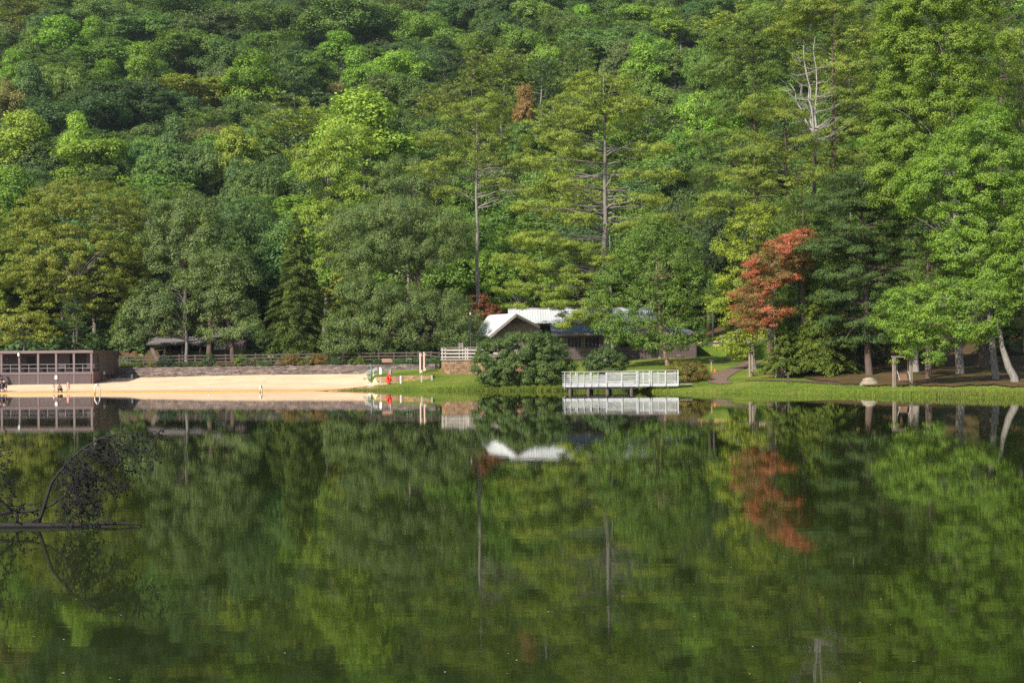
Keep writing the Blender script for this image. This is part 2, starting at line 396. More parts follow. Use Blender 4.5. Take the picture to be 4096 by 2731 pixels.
def hgt(X, Y):
    X = np.atleast_1d(np.asarray(X, float)); Y = np.atleast_1d(np.asarray(Y, float))
    sx = np.clip(2048+F*X/np.maximum(Y, 1), -2999, 6999)
    d = Y-shoreY(sx)
    i = np.clip((sx+3000)/25, 0, len(TSX)-1.001); i0 = i.astype(int); fi = i-i0
    j = np.clip(d/.25, 0, len(TD)-1.001); j0 = j.astype(int); fj = j-j0
    z = (TAB[i0, j0]*(1-fi)+TAB[i0+1, j0]*fi)*(1-fj)+(TAB[i0, j0+1]*(1-fi)+TAB[i0+1, j0+1]*fi)*fj
    z = np.where(d < 0, np.maximum(-1.6, .14*d), z)
    yb = np.interp(sx, [2600, 3300], [248, 212])
    und = 3*np.sin(X*.035+1)+2.2*np.sin(Y*.03+X*.02)
    k = Y-yb
    hill = 4+.42*(np.sqrt(k*k+400)+k)/2+und*np.clip(k/60, 0, 1)
    hill = np.where(k > -30, hill, -9)
    return np.maximum(z, np.where(d > 30, hill, -9))
def H(x, y): return float(hgt(x, y)[0])
def GX(sx, Y): x = XX(sx, Y); return x, Y, H(x, Y)

def sheet(name, T, Y2, dz, mat, kind='structure', wet=None):
    """grid draped on the terrain; T[i] = bearing X/Y per column, Y2[i, j] the distances"""
    nT, nY = Y2.shape
    X = T[:, None]*Y2; Z = hgt(X.ravel(), Y2.ravel()).reshape(Y2.shape)+dz
    V = np.stack([X, Y2, Z], -1).reshape(-1, 3)
    i, j = np.meshgrid(np.arange(nT-1), np.arange(nY-1), indexing='ij'); a = (i*nY+j).ravel()
    me = fast_mesh(name, V, np.stack([a, a+nY, a+nY+1, a+1], 1), smooth=True)
    if wet is not None:
        at_ = me.attributes.new('wet', 'FLOAT', 'POINT'); at_.data.foreach_set('value', wet.ravel().astype(np.float32))
    o = link(name, me, M[mat]); o['kind'] = kind; return o
def tb(sx): return (np.asarray(sx, float)-2048)/F

yy = np.concatenate([np.arange(100, 245, .5), np.arange(245, 330, 2.0), np.arange(330, 680, 6.0)])
tt = np.linspace(-.60, .60, 560)
sheet('ground', tt, np.repeat(yy[None, :], len(tt), 0), 0, 'lawn')
# sand of the beach
sx = np.arange(-2400, 1611, 10.0); Ys = shoreY(sx)
df = np.interp(sx, [1330, 1420, 1500, 1560, 1610], [-2, 4.5, 6.5, 8.3, 11.5])
db = np.where(sx < 1503, np.minimum(np.interp(sx, *WALLD)-.25, np.interp(sx, [1446, 1476], [40, 12.6])+.5*np.sin(sx*.7)), 12.1)
k = np.linspace(0, 1, 90)
jit = .35*np.sin(sx*.13)+.25*np.sin(sx*.31+2)
df = df+np.where(sx > 1330, jit, 0)
Y2 = (Ys+df)[:, None]*(1-k)+(Ys+db)[:, None]*k
dd = Y2-Ys[:, None]
sheet('beach', tb(sx), Y2, .035, 'sand', wet=np.clip(1-(dd-.6)/6.0, 0, 1))
# brown needle floor under the woods
sx = np.arange(-3000, 6800, 14.0); Ys = shoreY(sx)
dn = np.interp(sx, [-3000, 470, 500, 1000, 1500, 1720, 1800, 1900, 2600, 2900, 3050, 3110, 3200, 3300, 3480, 4500, 7000], [31, 30, 30, 26.5, 25, 25.5, 40, 52, 72, 86, 80, 42, 21, 14.5, 12.5, 12.5, 12])
dn = dn+np.where(sx > 1800, 1.5*np.abs(np.sin(sx*.0093))+1.2*np.sin(sx*.021)+.8*np.sin(sx*.057+1)+.5*np.sin(sx*.13), 0)
Ye = np.full(len(sx), 660.0)
k = np.concatenate([np.linspace(0, .22, 110), np.linspace(.23, 1, 60)])
sheet('forest_floor', tb(sx), (Ys+dn)[:, None]*(1-k)+Ye[:, None]*k, .13, 'needle_floor')
# worn sandy strip along the bank, right
def ribbon(name, pts, mat, dz=.06, lift=None):
    """pts: (X, Y, halfwidth) centre line, draped"""
    n_ = 60; P_ = np.array(pts, float); t_ = np.linspace(0, len(P_)-1, n_)
    C = np.stack([np.interp(t_, np.arange(len(P_)), P_[:, q]) for q in range(3)], 1)
    for q in range(3):
        for _ in range(3): C[1:-1, q] = (C[:-2, q]+C[1:-1, q]*2+C[2:, q])/4
    d = np.gradient(C[:, :2], axis=0); d = unit(d); nrm = np.stack([-d[:, 1], d[:, 0]], 1)
    ks = np.linspace(-1, 1, 9); V = []
    for a in range(n_):
        for q in ks: V.append([*(C[a, :2]+nrm[a]*C[a, 2]*q), 0])
    V = np.array(V); V[:, 2] = hgt(V[:, 0], V[:, 1])+dz
    i, j = np.meshgrid(np.arange(n_-1), np.arange(8), indexing='ij'); a = (i*9+j).ravel()
    o = link(name, fast_mesh(name, V, np.stack([a, a+9, a+10, a+1], 1), smooth=True), M[mat]); o['kind'] = 'structure'; return o
g = lambda s, y: (XX(s, y), y)
ribbon('footpath', [(*g(2905, 151), .7), (*g(2868, 155), 1.0), (*g(2868, 160), 1.3), (*g(2905, 168), 1.2), (*g(2965, 176), 1.1), (*g(3020, 186), 1.1), (*g(2960, 190), .9), (*g(2880, 196), .8)], 'path_mat')
ribbon('dirt_track', [(*g(2975, 153.5), .3), (*g(3060, 153), .8), (*g(3170, 150), 1.1), (*g(3330, 146), 1.6), (*g(3440, 143), 1.6)], 'mulch', .07)
ribbon('road', [(*g(2700, 214), 4.2), (*g(2850, 213), 4.2), (*g(3000, 209), 4.2), (*g(3200, 204), 4.0), (*g(3500, 196), 4.0)], 'asphalt', .06)
# kerbs: raised yellow edge beyond the road and a short near piece
def kerb(name, label, pts, h=.15, w_=.28):
    mb = MB(); q = []
    for i in range(len(pts)-1):
        for s_ in range(8):
            f = s_/8; q.append((pts[i][0]*(1-f)+pts[i+1][0]*f, pts[i][1]*(1-f)+pts[i+1][1]*f))
    q.append(pts[-1]); q = [(x, y, H(x, y)+h/2+.03) for x, y in q]
    for a, b_ in zip(q[:-1], q[1:]): mb.beam(a, b_, w_, h+.1)
    o = mb.obj(name, 'kerb_paint'); setp(o, label, 'kerb')
kerb('road_kerb', 'long yellow painted kerb along the far edge of the park road', [g(2700, 218.6), g(2850, 217.6), g(3000, 213.6), g(3200, 208.3), g(3500, 200)], .18, .4)
kerb('road_kerb', 'short stub of yellow kerb on the near lawn edge below the grey sign pole', [g(2856, 205.5), g(2935, 203)], .12, .3)

# lake
me = bpy.data.meshes.new('lake'); me.from_pydata([(-160, -30, 0), (160, -30, 0), (160, 192, 0), (-160, 192, 0)], [], [(0, 1, 2, 3)])
lake = link('lake', me, M['lake_water']); lake['kind'] = 'structure'
# ------------------------------------------------------------------ stone walls
def wall_run(name, label, pts, mat, zt_f, zb_f, th=.5, cap=None, capmat='weathered_cap'):
    mb = MB(); cp = MB()
    for (x0, y0), (x1, y1) in zip(pts[:-1], pts[1:]):
        a, b_ = Vector((x0, y0, 0)), Vector((x1, y1, 0)); d = (b_-a).normalized(); nn = Vector((-d.y, d.x, 0))*th
        q = []
        for zf in (zb_f, zt_f):
            for p_, off in ((a, 0), (b_, 0), (b_, 1), (a, 1)): q.append((p_.x+nn.x*off, p_.y+nn.y*off, zf(p_.x, p_.y)))
        mb.hexa(q)
        if cap: cp.beam((a.x+nn.x*.5, a.y+nn.y*.5, zt_f(a.x, a.y)+cap/2+.002), (b_.x+nn.x*.5, b_.y+nn.y*.5, zt_f(b_.x, b_.y)+cap/2+.002), th+.16, cap)
    if not cap:
        o = mb.obj(name, mat); setp(o, label, 'wall'); return o
    t_ = thing(name, label, 'wall', (0, 0, 0)); mb.obj('masonry', mat, t_); cp.obj('coping', capmat, t_); return t_
def sx_of(x, y): return 2048+F*x/y
wp = [(XX(s, float(shoreY(s))+lerp(s, *WALLD)-.4, 1480), float(shoreY(s))+lerp(s, *WALLD)-.4) for s in range(425, 1760, 12)]
rngw = np.random.default_rng(3)
jz = {}
def wtop(x, y):
    s = sx_of(x, y); return wall_z(s)[1]+.05*math.sin(s*.11)+.03*math.sin(s*.37)
wall_run('stone_wall', 'long dry laid grey stone retaining wall along the back of the beach', wp, 'dry_stone', lambda x, y: wtop(x, y)+.03, lambda x, y: wall_z(sx_of(x, y))[0]-.6, 1.1)
wp = [(XX(s, float(shoreY(s))+12.35, 1520), float(shoreY(s))+12.35) for s in range(1503, 1736, 12)]
wp = [(wp[0][0]+.3, wp[0][1]+3.5), (wp[0][0]-.05, wp[0][1]+1.2)]+wp
zc_f = lambda x, y: lerp(sx_of(x, y), [1500, 1600, 1740], [1.48, 1.62, 1.70])+.03*math.sin(x*7)
wall_run('stone_wall', 'low curved stone kerb wall holding the small raised lawn', wp, 'field_stone', zc_f, lambda x, y: .2, .45)

# raised terrace of field stone with a concrete cap and weathered rails
Yt = 183.0; xl = XX(1766, Yt); xr = XX(2110, Yt); zt = ZZ(1800, 1441, Yt)
t_ = thing('stone_terrace', 'raised stone terrace with concrete cap and weathered board rails beside the big bush', 'terrace', (xl, Yt, 0))
MB().box(0, xr-xl, 0, 9, .8, zt).obj('masonry', 'field_stone', t_); MB().box(-.12, xr-xl+.1, -.12, 9.1, zt+.002, zt+.16).obj('coping', 'weathered_cap', t_)
for i, yo in enumerate((.12, 8.7)):
    for s in range(0, 12, 3):
        MB().box(s, s+.17, yo, yo+.17, zt+.16, zt+1.62).obj('post', 'fence_pale', t_)
    for zz in (.35, .80, 1.25): MB().box(-.1, xr-xl-.2, yo-.05, yo-.003, zt+zz, zt+zz+.17).obj('rail', 'fence_pale', t_)
for zz in (.35, .80, 1.25): MB().box(.02, .07, .32, 8.6, zt+zz, zt+zz+.17).obj('rail', 'fence_pale', t_)
MB().box(-.05, xr-xl-.2, .06, .36, zt+1.62, zt+1.67).obj('rail_cap', 'fence_pale', t_)

# ------------------------------------------------------------------ split rail fence above the wall: one bay after another
fence = thing('rail_fence', 'long weathered three rail fence running behind the stone beach wall', 'fence', (0, 0, 0))
fy = lambda s: float(shoreY(s))+lerp(s, *WALLD)+7
bays = [480, 510, 574, 652, 717.6, 781, 843, 903, 963, 1023, 1084, 1140, 1195, 1249, 1310, 1372, 1440, 1515, 1576, 1626, 1673, 1724, 1757]
fp = []
for s in bays: y = fy(s); x = XX(s, y); fp.append((x, y, H(x, y)))
for i, (x, y, z) in enumerate(fp):
    MB().box(x-.11, x+.11, y-.11, y+.11, z-.3, z+1.62+.05*math.sin(i*2.3)).obj('post', 'fence_wood', fence)
for a, b_ in zip(fp[:-1], fp[1:]):
    for zz in (.50, .95, 1.40):
        MB().beam((a[0], a[1]-.14, a[2]+zz), (b_[0], b_[1]-.14, b_[2]+zz), .05, .17).obj('rail', 'fence_wood', fence)

# ------------------------------------------------------------------ bathhouse on the beach
Yb = 188.0; x1 = XX(369, Yb); x0 = x1-16.5; zr = ZZ(369, 1400, Yb); zf = ZZ(369, 1410.5, Yb); zd = ZZ(369, 1486.5, Yb); zg = .80
t_ = thing('bathhouse', 'low flat roofed brown bathhouse with open porch and lattice skirt on the beach', 'building', (x1, Yb, zg))
def B(x0_, x1_, y0_, y1_, z0_, z1_): return MB().box(x0_, x1_, y0_, y1_, z0_-zg, z1_-zg)
Lx = x0-x1; D = 11.7
B(Lx, .12, -.15, D+.2, zf+.02, zr-.06).obj('roof', 'brown_metal', t_)
B(Lx, .16, -.19, -.152, zf-.02, zr).obj('fascia', 'brown_trim', t_)
B(.122, .16, -.15, D+.25, zf-.14, zr).obj('fascia', 'brown_metal', t_)
B(Lx, .14, -.10, 2.6, zd-.10, zd).obj('deck', 'brown_trim', t_); B(Lx, .16, -.14, -.102, zd-.30, zd-.01).obj('rim_board', 'brown_board', t_)
B(Lx, -.02, 2.6, 2.75, zd, zf).obj('porch_wall', 'brown_dark', t_)
for k_ in range(int(-Lx/.42)):      # battens
    pass
mb = MB()
for k_ in range(int(-Lx/.61)): mb.box(-.4-k_*.61-.03, -.4-k_*.61+.0, 2.575, 2.598, 0.01+zd-zg, zf-zg-.01)
mb.obj('battens', 'brown_metal', t_)
for a, b_ in ((-4.9, -3.4), (-1.15, -.1)): B(a, b_, 1.3, 2.57, zd, zf).obj('partition', 'brown_dark', t_)
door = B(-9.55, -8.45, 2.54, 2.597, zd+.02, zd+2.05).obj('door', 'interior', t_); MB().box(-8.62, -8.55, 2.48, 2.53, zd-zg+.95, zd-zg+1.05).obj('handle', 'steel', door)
px_posts = [366, 296, 225, 153, 78, 6, -66]
pxs = [(XX(s, Yb)-x1) for s in px_posts]
for a in pxs: B(a-.13, a+.13, -.10, .16, zd, zf).obj('post', 'brown_trim', t_)
for a, b_ in zip(pxs[1:], pxs[:-1]):
    r_ = MB(); 
    for zz in (.52, 1.02): r_.tube([(a+.13, -.02, zd-zg+zz), (b_-.13, -.02, zd-zg+zz)], .03, 6)
    r_.tube([((a+b_)/2, -.02, zd-zg), ((a+b_)/2, -.02, zd-zg+1.02)], .03, 6); r_.obj('railing', 'rail_metal', t_)
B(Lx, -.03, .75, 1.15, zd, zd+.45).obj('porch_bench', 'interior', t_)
# lattice skirt: diagonal laths
for i, (a, b_) in enumerate(zip(pxs[1:], pxs[:-1])):
    lat = MB(); h = zd-.30-zg-.04; st = .215; w_ = b_-a
    for dr, yo in ((1, -.05), (-1, -.085)):
        for k_ in range(-int(h/st)-1, int(w_/st)+1):
            s0 = a+k_*st; s1 = s0+h; u0, u1 = max(s0, a), min(s1, b_)
            if u1-u0 < .05: continue
            if dr > 0: z0_, z1_ = u0-s0, u1-s0
            else: z0_, z1_ = h-(u0-s0), h-(u1-s0)
            lat.beam((u0, yo, z0_+.02), (u1, yo, z1_+.02), .02, .062, (0, 0, 1))
    lat.obj('lattice', 'brown_board', t_)
    B(a-.1, a+.1, -.125, -.10, zg-.2, zd-.30).obj('skirt_post', 'brown_board', t_)
B(-.03, .13, -.1, 2.6, zg-.3, zd-.1).obj('end_pier', 'brick', t_)
B(Lx, -.06, .5, .6, zg-.5, zd-.12).obj('underside_shade', 'interior', t_)  # near-black sheet standing for the shade behind the lattice
# closed end wall along the right side, carried on brick piers
B(-.02, .12, 2.78, D, zd-.45, zf-.12).obj('side_wall', 'brown_metal', t_); B(-.02, .10, .5, 2.76, zd+1.05, zf-.12).obj('side_panel', 'brown_metal', t_) if False else None
r_ = MB(); [r_.tube([(.03, .1, zd-zg+zz), (.03, 2.6, zd-zg+zz)], .03, 6) for zz in (.52, 1.02)]; r_.obj('railing', 'rail_metal', t_)
B(-.06, .08, 2.8, 6.2, zg-.3, zd-.47).obj('brick_base', 'brick', t_)
for yy_ in (8.2, 11.0): B(-.3, .02, yy_, yy_+.35, zg-.3, zd-.45).obj('brick_pier', 'brick', t_)
r_ = MB().tube([(.2, D+.05, zd-zg+.3), (.2, D+.05, zf-zg-.1), (.34, D+.2, zf-zg+.1), (.34, D+.2, zf-zg+.5)], .06, 8); r_.obj('downpipe', 'brown_metal', t_)
fl = MB().box(pxs[4]-.16, pxs[4]+.17, -.42, -.24, zf-zg-.42, zf-zg+.12); fl = fl.obj('floodlight', 'black_iron', t_)
MB().box(pxs[4]-.12, pxs[4]+.13, -.44, -.422, zf-zg-.36, zf-zg+.07).obj('lens', 'sign_white', fl)
mb = MB().tube([(pxs[4]+.02, -.14, zf-zg-.4), (pxs[4]+.06, -.14, zf-zg-.75), (pxs[4], -.14, zf-zg-1.5)], .035, 6); mb.obj('conduit', 'rail_metal', t_)
sg = B(pxs[2]-.17, pxs[2]+.17, -.19, -.17, zd-.95, zd-.42).obj('notice_sign', 'sign_white', t_)
mb = MB(); [mb.box(pxs[2]-.12, pxs[2]-.02, -.196, -.191, zd-zg-.50-k_*.09, zd-zg-.47-k_*.09) for k_ in range(3)]; mb.obj('pictograms', 'sign_ink', sg)
wsx = XX(25, Yb+2.5)-x1
pl = B(wsx-.26, wsx+.26, 2.50, 2.54, zd+1.72, zd+1.92).obj('name_plate', 'brown_metal', t_)
def text_mesh(s_, size, ext=.004):
    cu = bpy.data.curves.new('lettering', 'FONT'); cu.body = s_; cu.size = size; cu.align_x = 'CENTER'; cu.align_y = 'CENTER'; cu.extrude = ext
    o_ = bpy.data.objects.new('lettering', cu); COL.objects.link(o_); dg = bpy.context.evaluated_depsgraph_get()
    me_ = bpy.data.meshes.new_from_object(o_.evaluated_get(dg)); bpy.data.objects.remove(o_); me_.name = 'lettering'; return me_
tm = link('lettering', text_mesh('WOMEN', .15), M['rail_metal'], pl); tm.location = (wsx, 2.492, zd-zg+1.82); tm.rotation_euler = (R(90), 0, 0)
# stair to the sand at the far left
sx_s = XX(3, Yb)-x1; a = (sx_s-.05, -.35, zd-zg+.55); b_ = (sx_s+.95, -1.1, .15)
MB().beam((sx_s-.1, -1.3, zd-zg+.7), (sx_s+.72, -1.9, -.05), .08, .30).obj('stair_rail', 'brown_trim', t_)
MB().beam((sx_s-.1, -1.3, zd-zg+.05), (sx_s+.62, -1.9, -.25), .06, .26).obj('stringer', 'brown_board', t_)
for k_ in range(7): MB().box(sx_s-2.2, sx_s-.02+k_*.05, -.45-k_*.26, -.20-k_*.26, zd-zg-.25-k_*.21, zd-zg-.20-k_*.21).obj('tread', 'brown_board', t_)

# lamp on a pole at the corner of the bathhouse, meter box
x, y, z = GX(411, 192); t_ = thing('meter_post', 'slim brown post with a small white box at the corner of the bathhouse', 'post', (x, y, z))
MB().box(-.05, .05, -.05, .05, 0, 1.5).obj('post', 'brown_board', t_); MB().box(.06, .32, -.06, .06, 1.05, 1.42).obj('box', 'white_paint', t_)
# white drainage box at the foot of the wall
x, y, z = GX(527, 197); mb = MB().box(-.08, .10, -.1, .1, 0, .68); o = mb.obj('marker_box', 'sign_white', None, bevel=.015, loc=(x, y, z)); setp(o, 'narrow white upright box at the foot of the stone beach wall', 'box')
x, y, z = GX(536, 197); mb = MB().box(-.1, .12, -.1, .1, 0, .28); o = mb.obj('valve_box', 'black_iron', None, bevel=.02, loc=(x, y, z)); setp(o, 'small black box beside the narrow white one at the beach wall', 'box')

# ------------------------------------------------------------------ picnic shelter and cabin in the shade behind the fence
Ys_ = 216.0; x0, x1 = XX(588, Ys_), XX(850, Ys_); zb = H((x0+x1)/2, Ys_)
zr0, zr1 = ZZ(650, 1350, Ys_+5), ZZ(650, 1374, Ys_)
t_ = thing('picnic_shelter', 'low brown picnic shelter with greyish metal roof beneath the oaks', 'shelter', (x0, Ys_, zb)); w_ = x1-x0
MB().hexa([(0, -.3, zr1-zb), (w_, -.3, zr1-zb), (w_, 5, zr0-zb), (0, 5, zr0-zb), (0, -.3, zr1-zb+.08), (w_, -.3, zr1-zb+.08), (w_, 5, zr0-zb+.08), (0, 5, zr0-zb+.08)]).obj('roof', 'shed_roof', t_)
MB().hexa([(0, 5.01, zr0-zb), (w_, 5.01, zr0-zb), (w_, 10.3, zr1-zb), (0, 10.3, zr1-zb), (0, 5.01, zr0-zb+.08), (w_, 5.01, zr0-zb+.08), (w_, 10.3, zr1-zb+.08), (0, 10.3, zr1-zb+.08)]).obj('roof', 'shed_roof', t_)
mb = MB(); [mb.beam((k_*.4+.1, -.3, zr1-zb+.1), (k_*.4+.1, 5, zr0-zb+.1), .035, .04) for k_ in range(int(w_/.4))]; mb.obj('roof_ribs', 'shed_roof', t_)
MB().box(-.05, w_+.05, -.36, -.302, zr1-zb-.22, zr1-zb+.06).obj('fascia', 'brown_dark', t_)
MB().poly([(.25, 0, zr1-zb), (.25, 5, zr0-zb), (.25, 10, zr1-zb)], (-.12, 0, 0)).obj('gable', 'brown_trim', t_)
for px_ in (2.6, 5.3, 8.0, w_-.6):
    for yy_ in (.3, 9.6): MB().box(px_-.12, px_+.12, yy_, yy_+.24, -.2, zr1-zb).obj('post', 'brown_board', t_)
MB().box(2.0, w_-.4, 9.9, 10.0, 0, zr1-zb-.4).obj('back_wall', 'interior', t_)
MB().box(2.0, 4.6, -.1, .2, -.1, .55).obj('hearth_wall', 'dry_stone', t_); MB().box(6.0, 9.6, -.1, .2, -.1, .5).obj('hearth_wall', 'dry_stone', t_)
MB().beam((.6, .2, 2.6), (1.7, .2, .2), .2, .5).obj('brace', 'brown_trim', t_)
x0, x1 = XX(851, 219), XX(985, 219); zb = H(x0, 219); zt_ = ZZ(900, 1350, 219)-zb; w_ = x1-x0
t_ = thing('cabin', 'shaded brown cabin with pale paned window behind the fence', 'building', (x0, 219, zb))
MB().box(0, w_, 0, 5, -.3, zt_).obj('wall', 'brown_board', t_)
MB().poly([(-.3, -.4, zt_), (w_+.3, -.4, zt_), (w_+.3, -.4, zt_+.15), (-.3, -.4, zt_+.15)], (0, 6, 0)).obj('eaves', 'brown_dark', t_)
MB().hexa([(-.3, -.4, zt_+.152), (w_+.3, -.4, zt_+.152), (w_+.3, 2.6, zt_+.155), (-.3, 2.6, zt_+.155), (-.3, 2.59, zt_+1.5), (w_+.3, 2.59, zt_+1.5), (w_+.3, 2.6, zt_+1.55), (-.3, 2.6, zt_+1.55)]).obj('roof', 'shed_roof', t_)
wf = MB().box(.15, 2.05, -.06, -.003, ZZ(880, 1413, 219)-zb, ZZ(880, 1377, 219)-zb).obj('window', 'black_iron', t_)
for k_ in range(4): MB().box(.2+k_*.46, .61+k_*.46, -.075, -.062, ZZ(880, 1411, 219)-zb, ZZ(880, 1400, 219)-zb).obj('pane', 'window_pale', wf); MB().box(.2+k_*.46, .61+k_*.46, -.075, -.062, ZZ(880, 1398, 219)-zb, ZZ(880, 1380, 219)-zb).obj('pane', 'window_pale', wf)
MB().box(2.5, 2.9, -.25, -.002, -.2, zt_).obj('pilaster', 'brown_trim', t_)

# ------------------------------------------------------------------ long house with white metal roof
Yh = 200.0; zg = 3.75; ox = XX(2120, Yh)
t_ = thing('park_house', 'long brown boarded park house with white metal roof behind the birch', 'building', (ox, Yh, zg))
def L_(sx_, sy_, Y_): p_ = P(sx_, sy_, Y_); return (p_.x-ox, p_.y-Yh, p_.z-zg)
xe = XX(2772, 204)-ox; xw = L_(2115, 1300, 206)[0]-3
zrid = ZZ(2400, 1237, 212)-zg; zeav = ZZ(2400, 1291, 204.5)-zg; zlow0 = ZZ(2400, 1294, 204.3)-zg; zlow1 = ZZ(2400, 1336, 199)-zg
def slab(x0_, x1_, y0_, z0_, y1_, z1_, th=.12): return MB().hexa([(x0_, y0_, z0_), (x1_, y0_, z0_), (x1_, y1_, z1_), (x0_, y1_, z1_), (x0_, y0_, z0_+th), (x1_, y0_, z0_+th), (x1_, y1_, z1_+th), (x0_, y1_, z1_+th)])
rf = slab(xw, xe-5, 4.3, zeav, 12, zrid).obj('roof', 'white_roof', t_)
mb = MB(); [mb.beam((xw+.15+k_*.38, 4.3, zeav+.14), (xw+.15+k_*.38, 12, zrid+.14), .03, .05) for k_ in range(int((xe-5-xw)/.38))]; mb.obj('standing_seams', 'white_paint', rf)
slab(xw, xe-5, 12.01, zrid, 20, zeav).obj('roof', 'white_roof', t_)
MB().beam((xw, 12, zrid+.2), (xe-5, 12, zrid+.2), .5, .1).obj('ridge_cap', 'white_paint', t_)
xs = L_(2205, 1340, 199)[0]
rf = MB().hexa([(xs, -1.0, zlow1), (xe+.5, -1.0, zlow1), (xe-4.0, 4.28, zlow0-.1), (xs, 4.28, zlow0-.1), (xs, -1.0, zlow1+.1), (xe+.5, -1.0, zlow1+.1), (xe-4.0, 4.28, zlow0), (xs, 4.28, zlow0)]).obj('porch_roof', 'shaded_roof', t_)  # same metal as the upper roof, tree shade painted in as darker colour
mb = MB(); [mb.beam((xs+.1+k_*.38, -1.0, zlow1+.12), (xs+.1+k_*.38, 4.2, zlow0+.01), .03, .05) for k_ in range(int((xe-4-xs)/.38))]; mb.obj('standing_seams', 'shaded_roof', rf)
MB().box(xs, xe+.5, -1.08, -1.003, zlow1-.22, zlow1+.1).obj('fascia', 'brown_trim', t_)
MB().box(xs+.3, xe, 0, .2, -.3, zlow1-.1).obj('wall', 'house_board', t_); MB().box(xe-.2, xe, .21, 12, -.3, zlow1+.2).obj('wall', 'house_board', t_)
MB().box(xs, xe-5, 4.4, 4.5, zlow0-.3, zeav+.05).obj('clerestory', 'brown_dark', t_)
MB().box(xs+.3, xe-.3, -.02, -.003, 1.02, 1.12).obj('sill_band', 'brown_trim', t_)
for (a_, b_) in ((2232, 2256), (2270, 2326), (2340, 2398), (2470, 2520), (2560, 2600)):
    xa, xb = XX(a_, Yh)-ox, XX(b_, Yh)-ox; za, zb_ = ZZ(2300, 1390, Yh)-zg, ZZ(2300, 1349, Yh)-zg
    wf = MB().box(xa-.06, xb+.06, -.05, -.003, za-.08, zb_+.08).obj('window', 'brown_trim', t_)
    n_ = 4 if b_-a_ > 40 else 2; dw = (xb-xa)/n_
    for k_ in range(n_): MB().box(xa+k_*dw+.03, xa+(k_+1)*dw-.03, -.075, -.052, za, zb_).obj('pane', 'glass_dark', wf)
mb = MB(); k_ = xs+.4
while k_ < xe-.1: mb.box(k_, k_+.04, -.022, -.002, -.2, 1.0); k_ += .41
mb.obj('battens', 'brown_trim', t_)
mb = MB(); k_ = XX(2610, Yh)-ox
while k_ < xe-.1: mb.box(k_, k_+.04, -.022, -.002, 1.13, zlow1-.15); k_ += .41
mb.obj('battens', 'brown_trim', t_)
# gabled wing, its ridge overhanging like a prow
A_, B_, C_, D_ = L_(1893, 1347, 205), L_(1955, 1262, 208), L_(2064, 1256, 199), L_(1957, 1345, 201)
E_ = L_(2158, 1305, 201); G_ = L_(2120, 1300, 210)
def tri_slab(p4, th, name, mat, par):
    k__ = [Vector(q) for q in p4]; nrm = (k__[1]-k__[0]).cross(k__[3]-k__[0]).normalized(); nrm = nrm if nrm.z > 0 else -nrm
    return MB().poly(k__, nrm*th).obj(name, mat, par), k__, nrm
wing = thing('gable_wing', 'brown gable end with bright white standing seam roof behind the lamp post', 'building', (ox, Yh, zg))
rf, k__, nrm = tri_slab([A_, D_, C_, B_], .1, 'roof', 'white_roof', wing)
mb = MB()
for q in range(20):
    f = (q+.5)/20; a = k__[0].lerp(k__[1], f)+nrm*.12; b2 = k__[3].lerp(k__[2], f)+nrm*.12; mb.beam(a, b2, .03, .05)
mb.obj('standing_seams', 'white_paint', rf)
tri_slab([B_, C_, E_, G_], .1, 'roof', 'white_roof', wing)
dn = Vector((0, 0, -.34)); off = Vector((.05, -.12, 0))
MB().poly([Vector(D_)+off, Vector(C_)+off, Vector(C_)+off+dn, Vector(D_)+off+dn], (.04, .1, 0)).obj('rake_board', 'brown_trim', wing)
MB().poly([Vector(C_)+off, Vector(E_)+off, Vector(E_)+off+dn, Vector(C_)+off+dn], (.04, .1, 0)).obj('rake_board', 'brown_trim', wing)
off2 = Vector((.15, .95, -.28)); Dw, Cw, Ew = Vector(D_)+off2, Vector(C_)+off2+Vector((0, 1.0, -.05)), Vector(E_)+off2
MB().poly([(Dw.x, Dw.y, -.3), (Dw.x, Dw.y, Dw.z-.1), (Cw.x, Dw.y, Cw.z-.1), (Ew.x, Dw.y, Ew.z-.1), (Ew.x, Dw.y, -.3)], (0, .15, 0)).obj('gable_wall', 'brown_trim', wing)
mb = MB(); k_ = Dw.x+.3
while k_ < Ew.x:
    zt__ = Dw.z+(Cw.z-Dw.z)*(k_-Dw.x)/(Cw.x-Dw.x) if k_ < Cw.x else Cw.z+(Ew.z-Cw.z)*(k_-Cw.x)/(Ew.x-Cw.x)
    mb.box(k_, k_+.05, Dw.y-.03, Dw.y-.002, 0, min(zt__, Cw.z-1.0)-.2); k_ += .41
mb.obj('battens', 'brown_board', wing)
mb = MB(); [mb.box(Cw.x-1.05+q*.16, Cw.x+1.05-q*.12, Dw.y-.06, Dw.y-.004, Cw.z-1.02+q*.14, Cw.z-.94+q*.14) for q in range(5)]; mb.obj('louvre', 'brown_metal', wing)
MB().beam(Vector(A_)+Vector((0, 0, -.06)), Vector(D_)+Vector((0, 0, -.06)), .12, .14).obj('gutter', 'steel', wing)
MB().poly([(A_[0]+.6, A_[1]+.2, -.3), (Dw.x, Dw.y+.1, -.3), (Dw.x, Dw.y+.1, Dw.z-.1), (A_[0]+.6, A_[1]+.2, Dw.z-.1)], (.1, .1, 0)).obj('side_wall', 'brown_dark', wing)
mb = MB(); [mb.beam(Vector(A_)*(1-f)+Vector(D_)*f+Vector((.15, .3, -.3)), Vector(A_)*(1-f)+Vector(D_)*f+Vector((.7, 1.0, -.1)), .1, .2) for f in (.2, .5, .8)]; mb.obj('rafter_tails', 'brown_dark', wing)

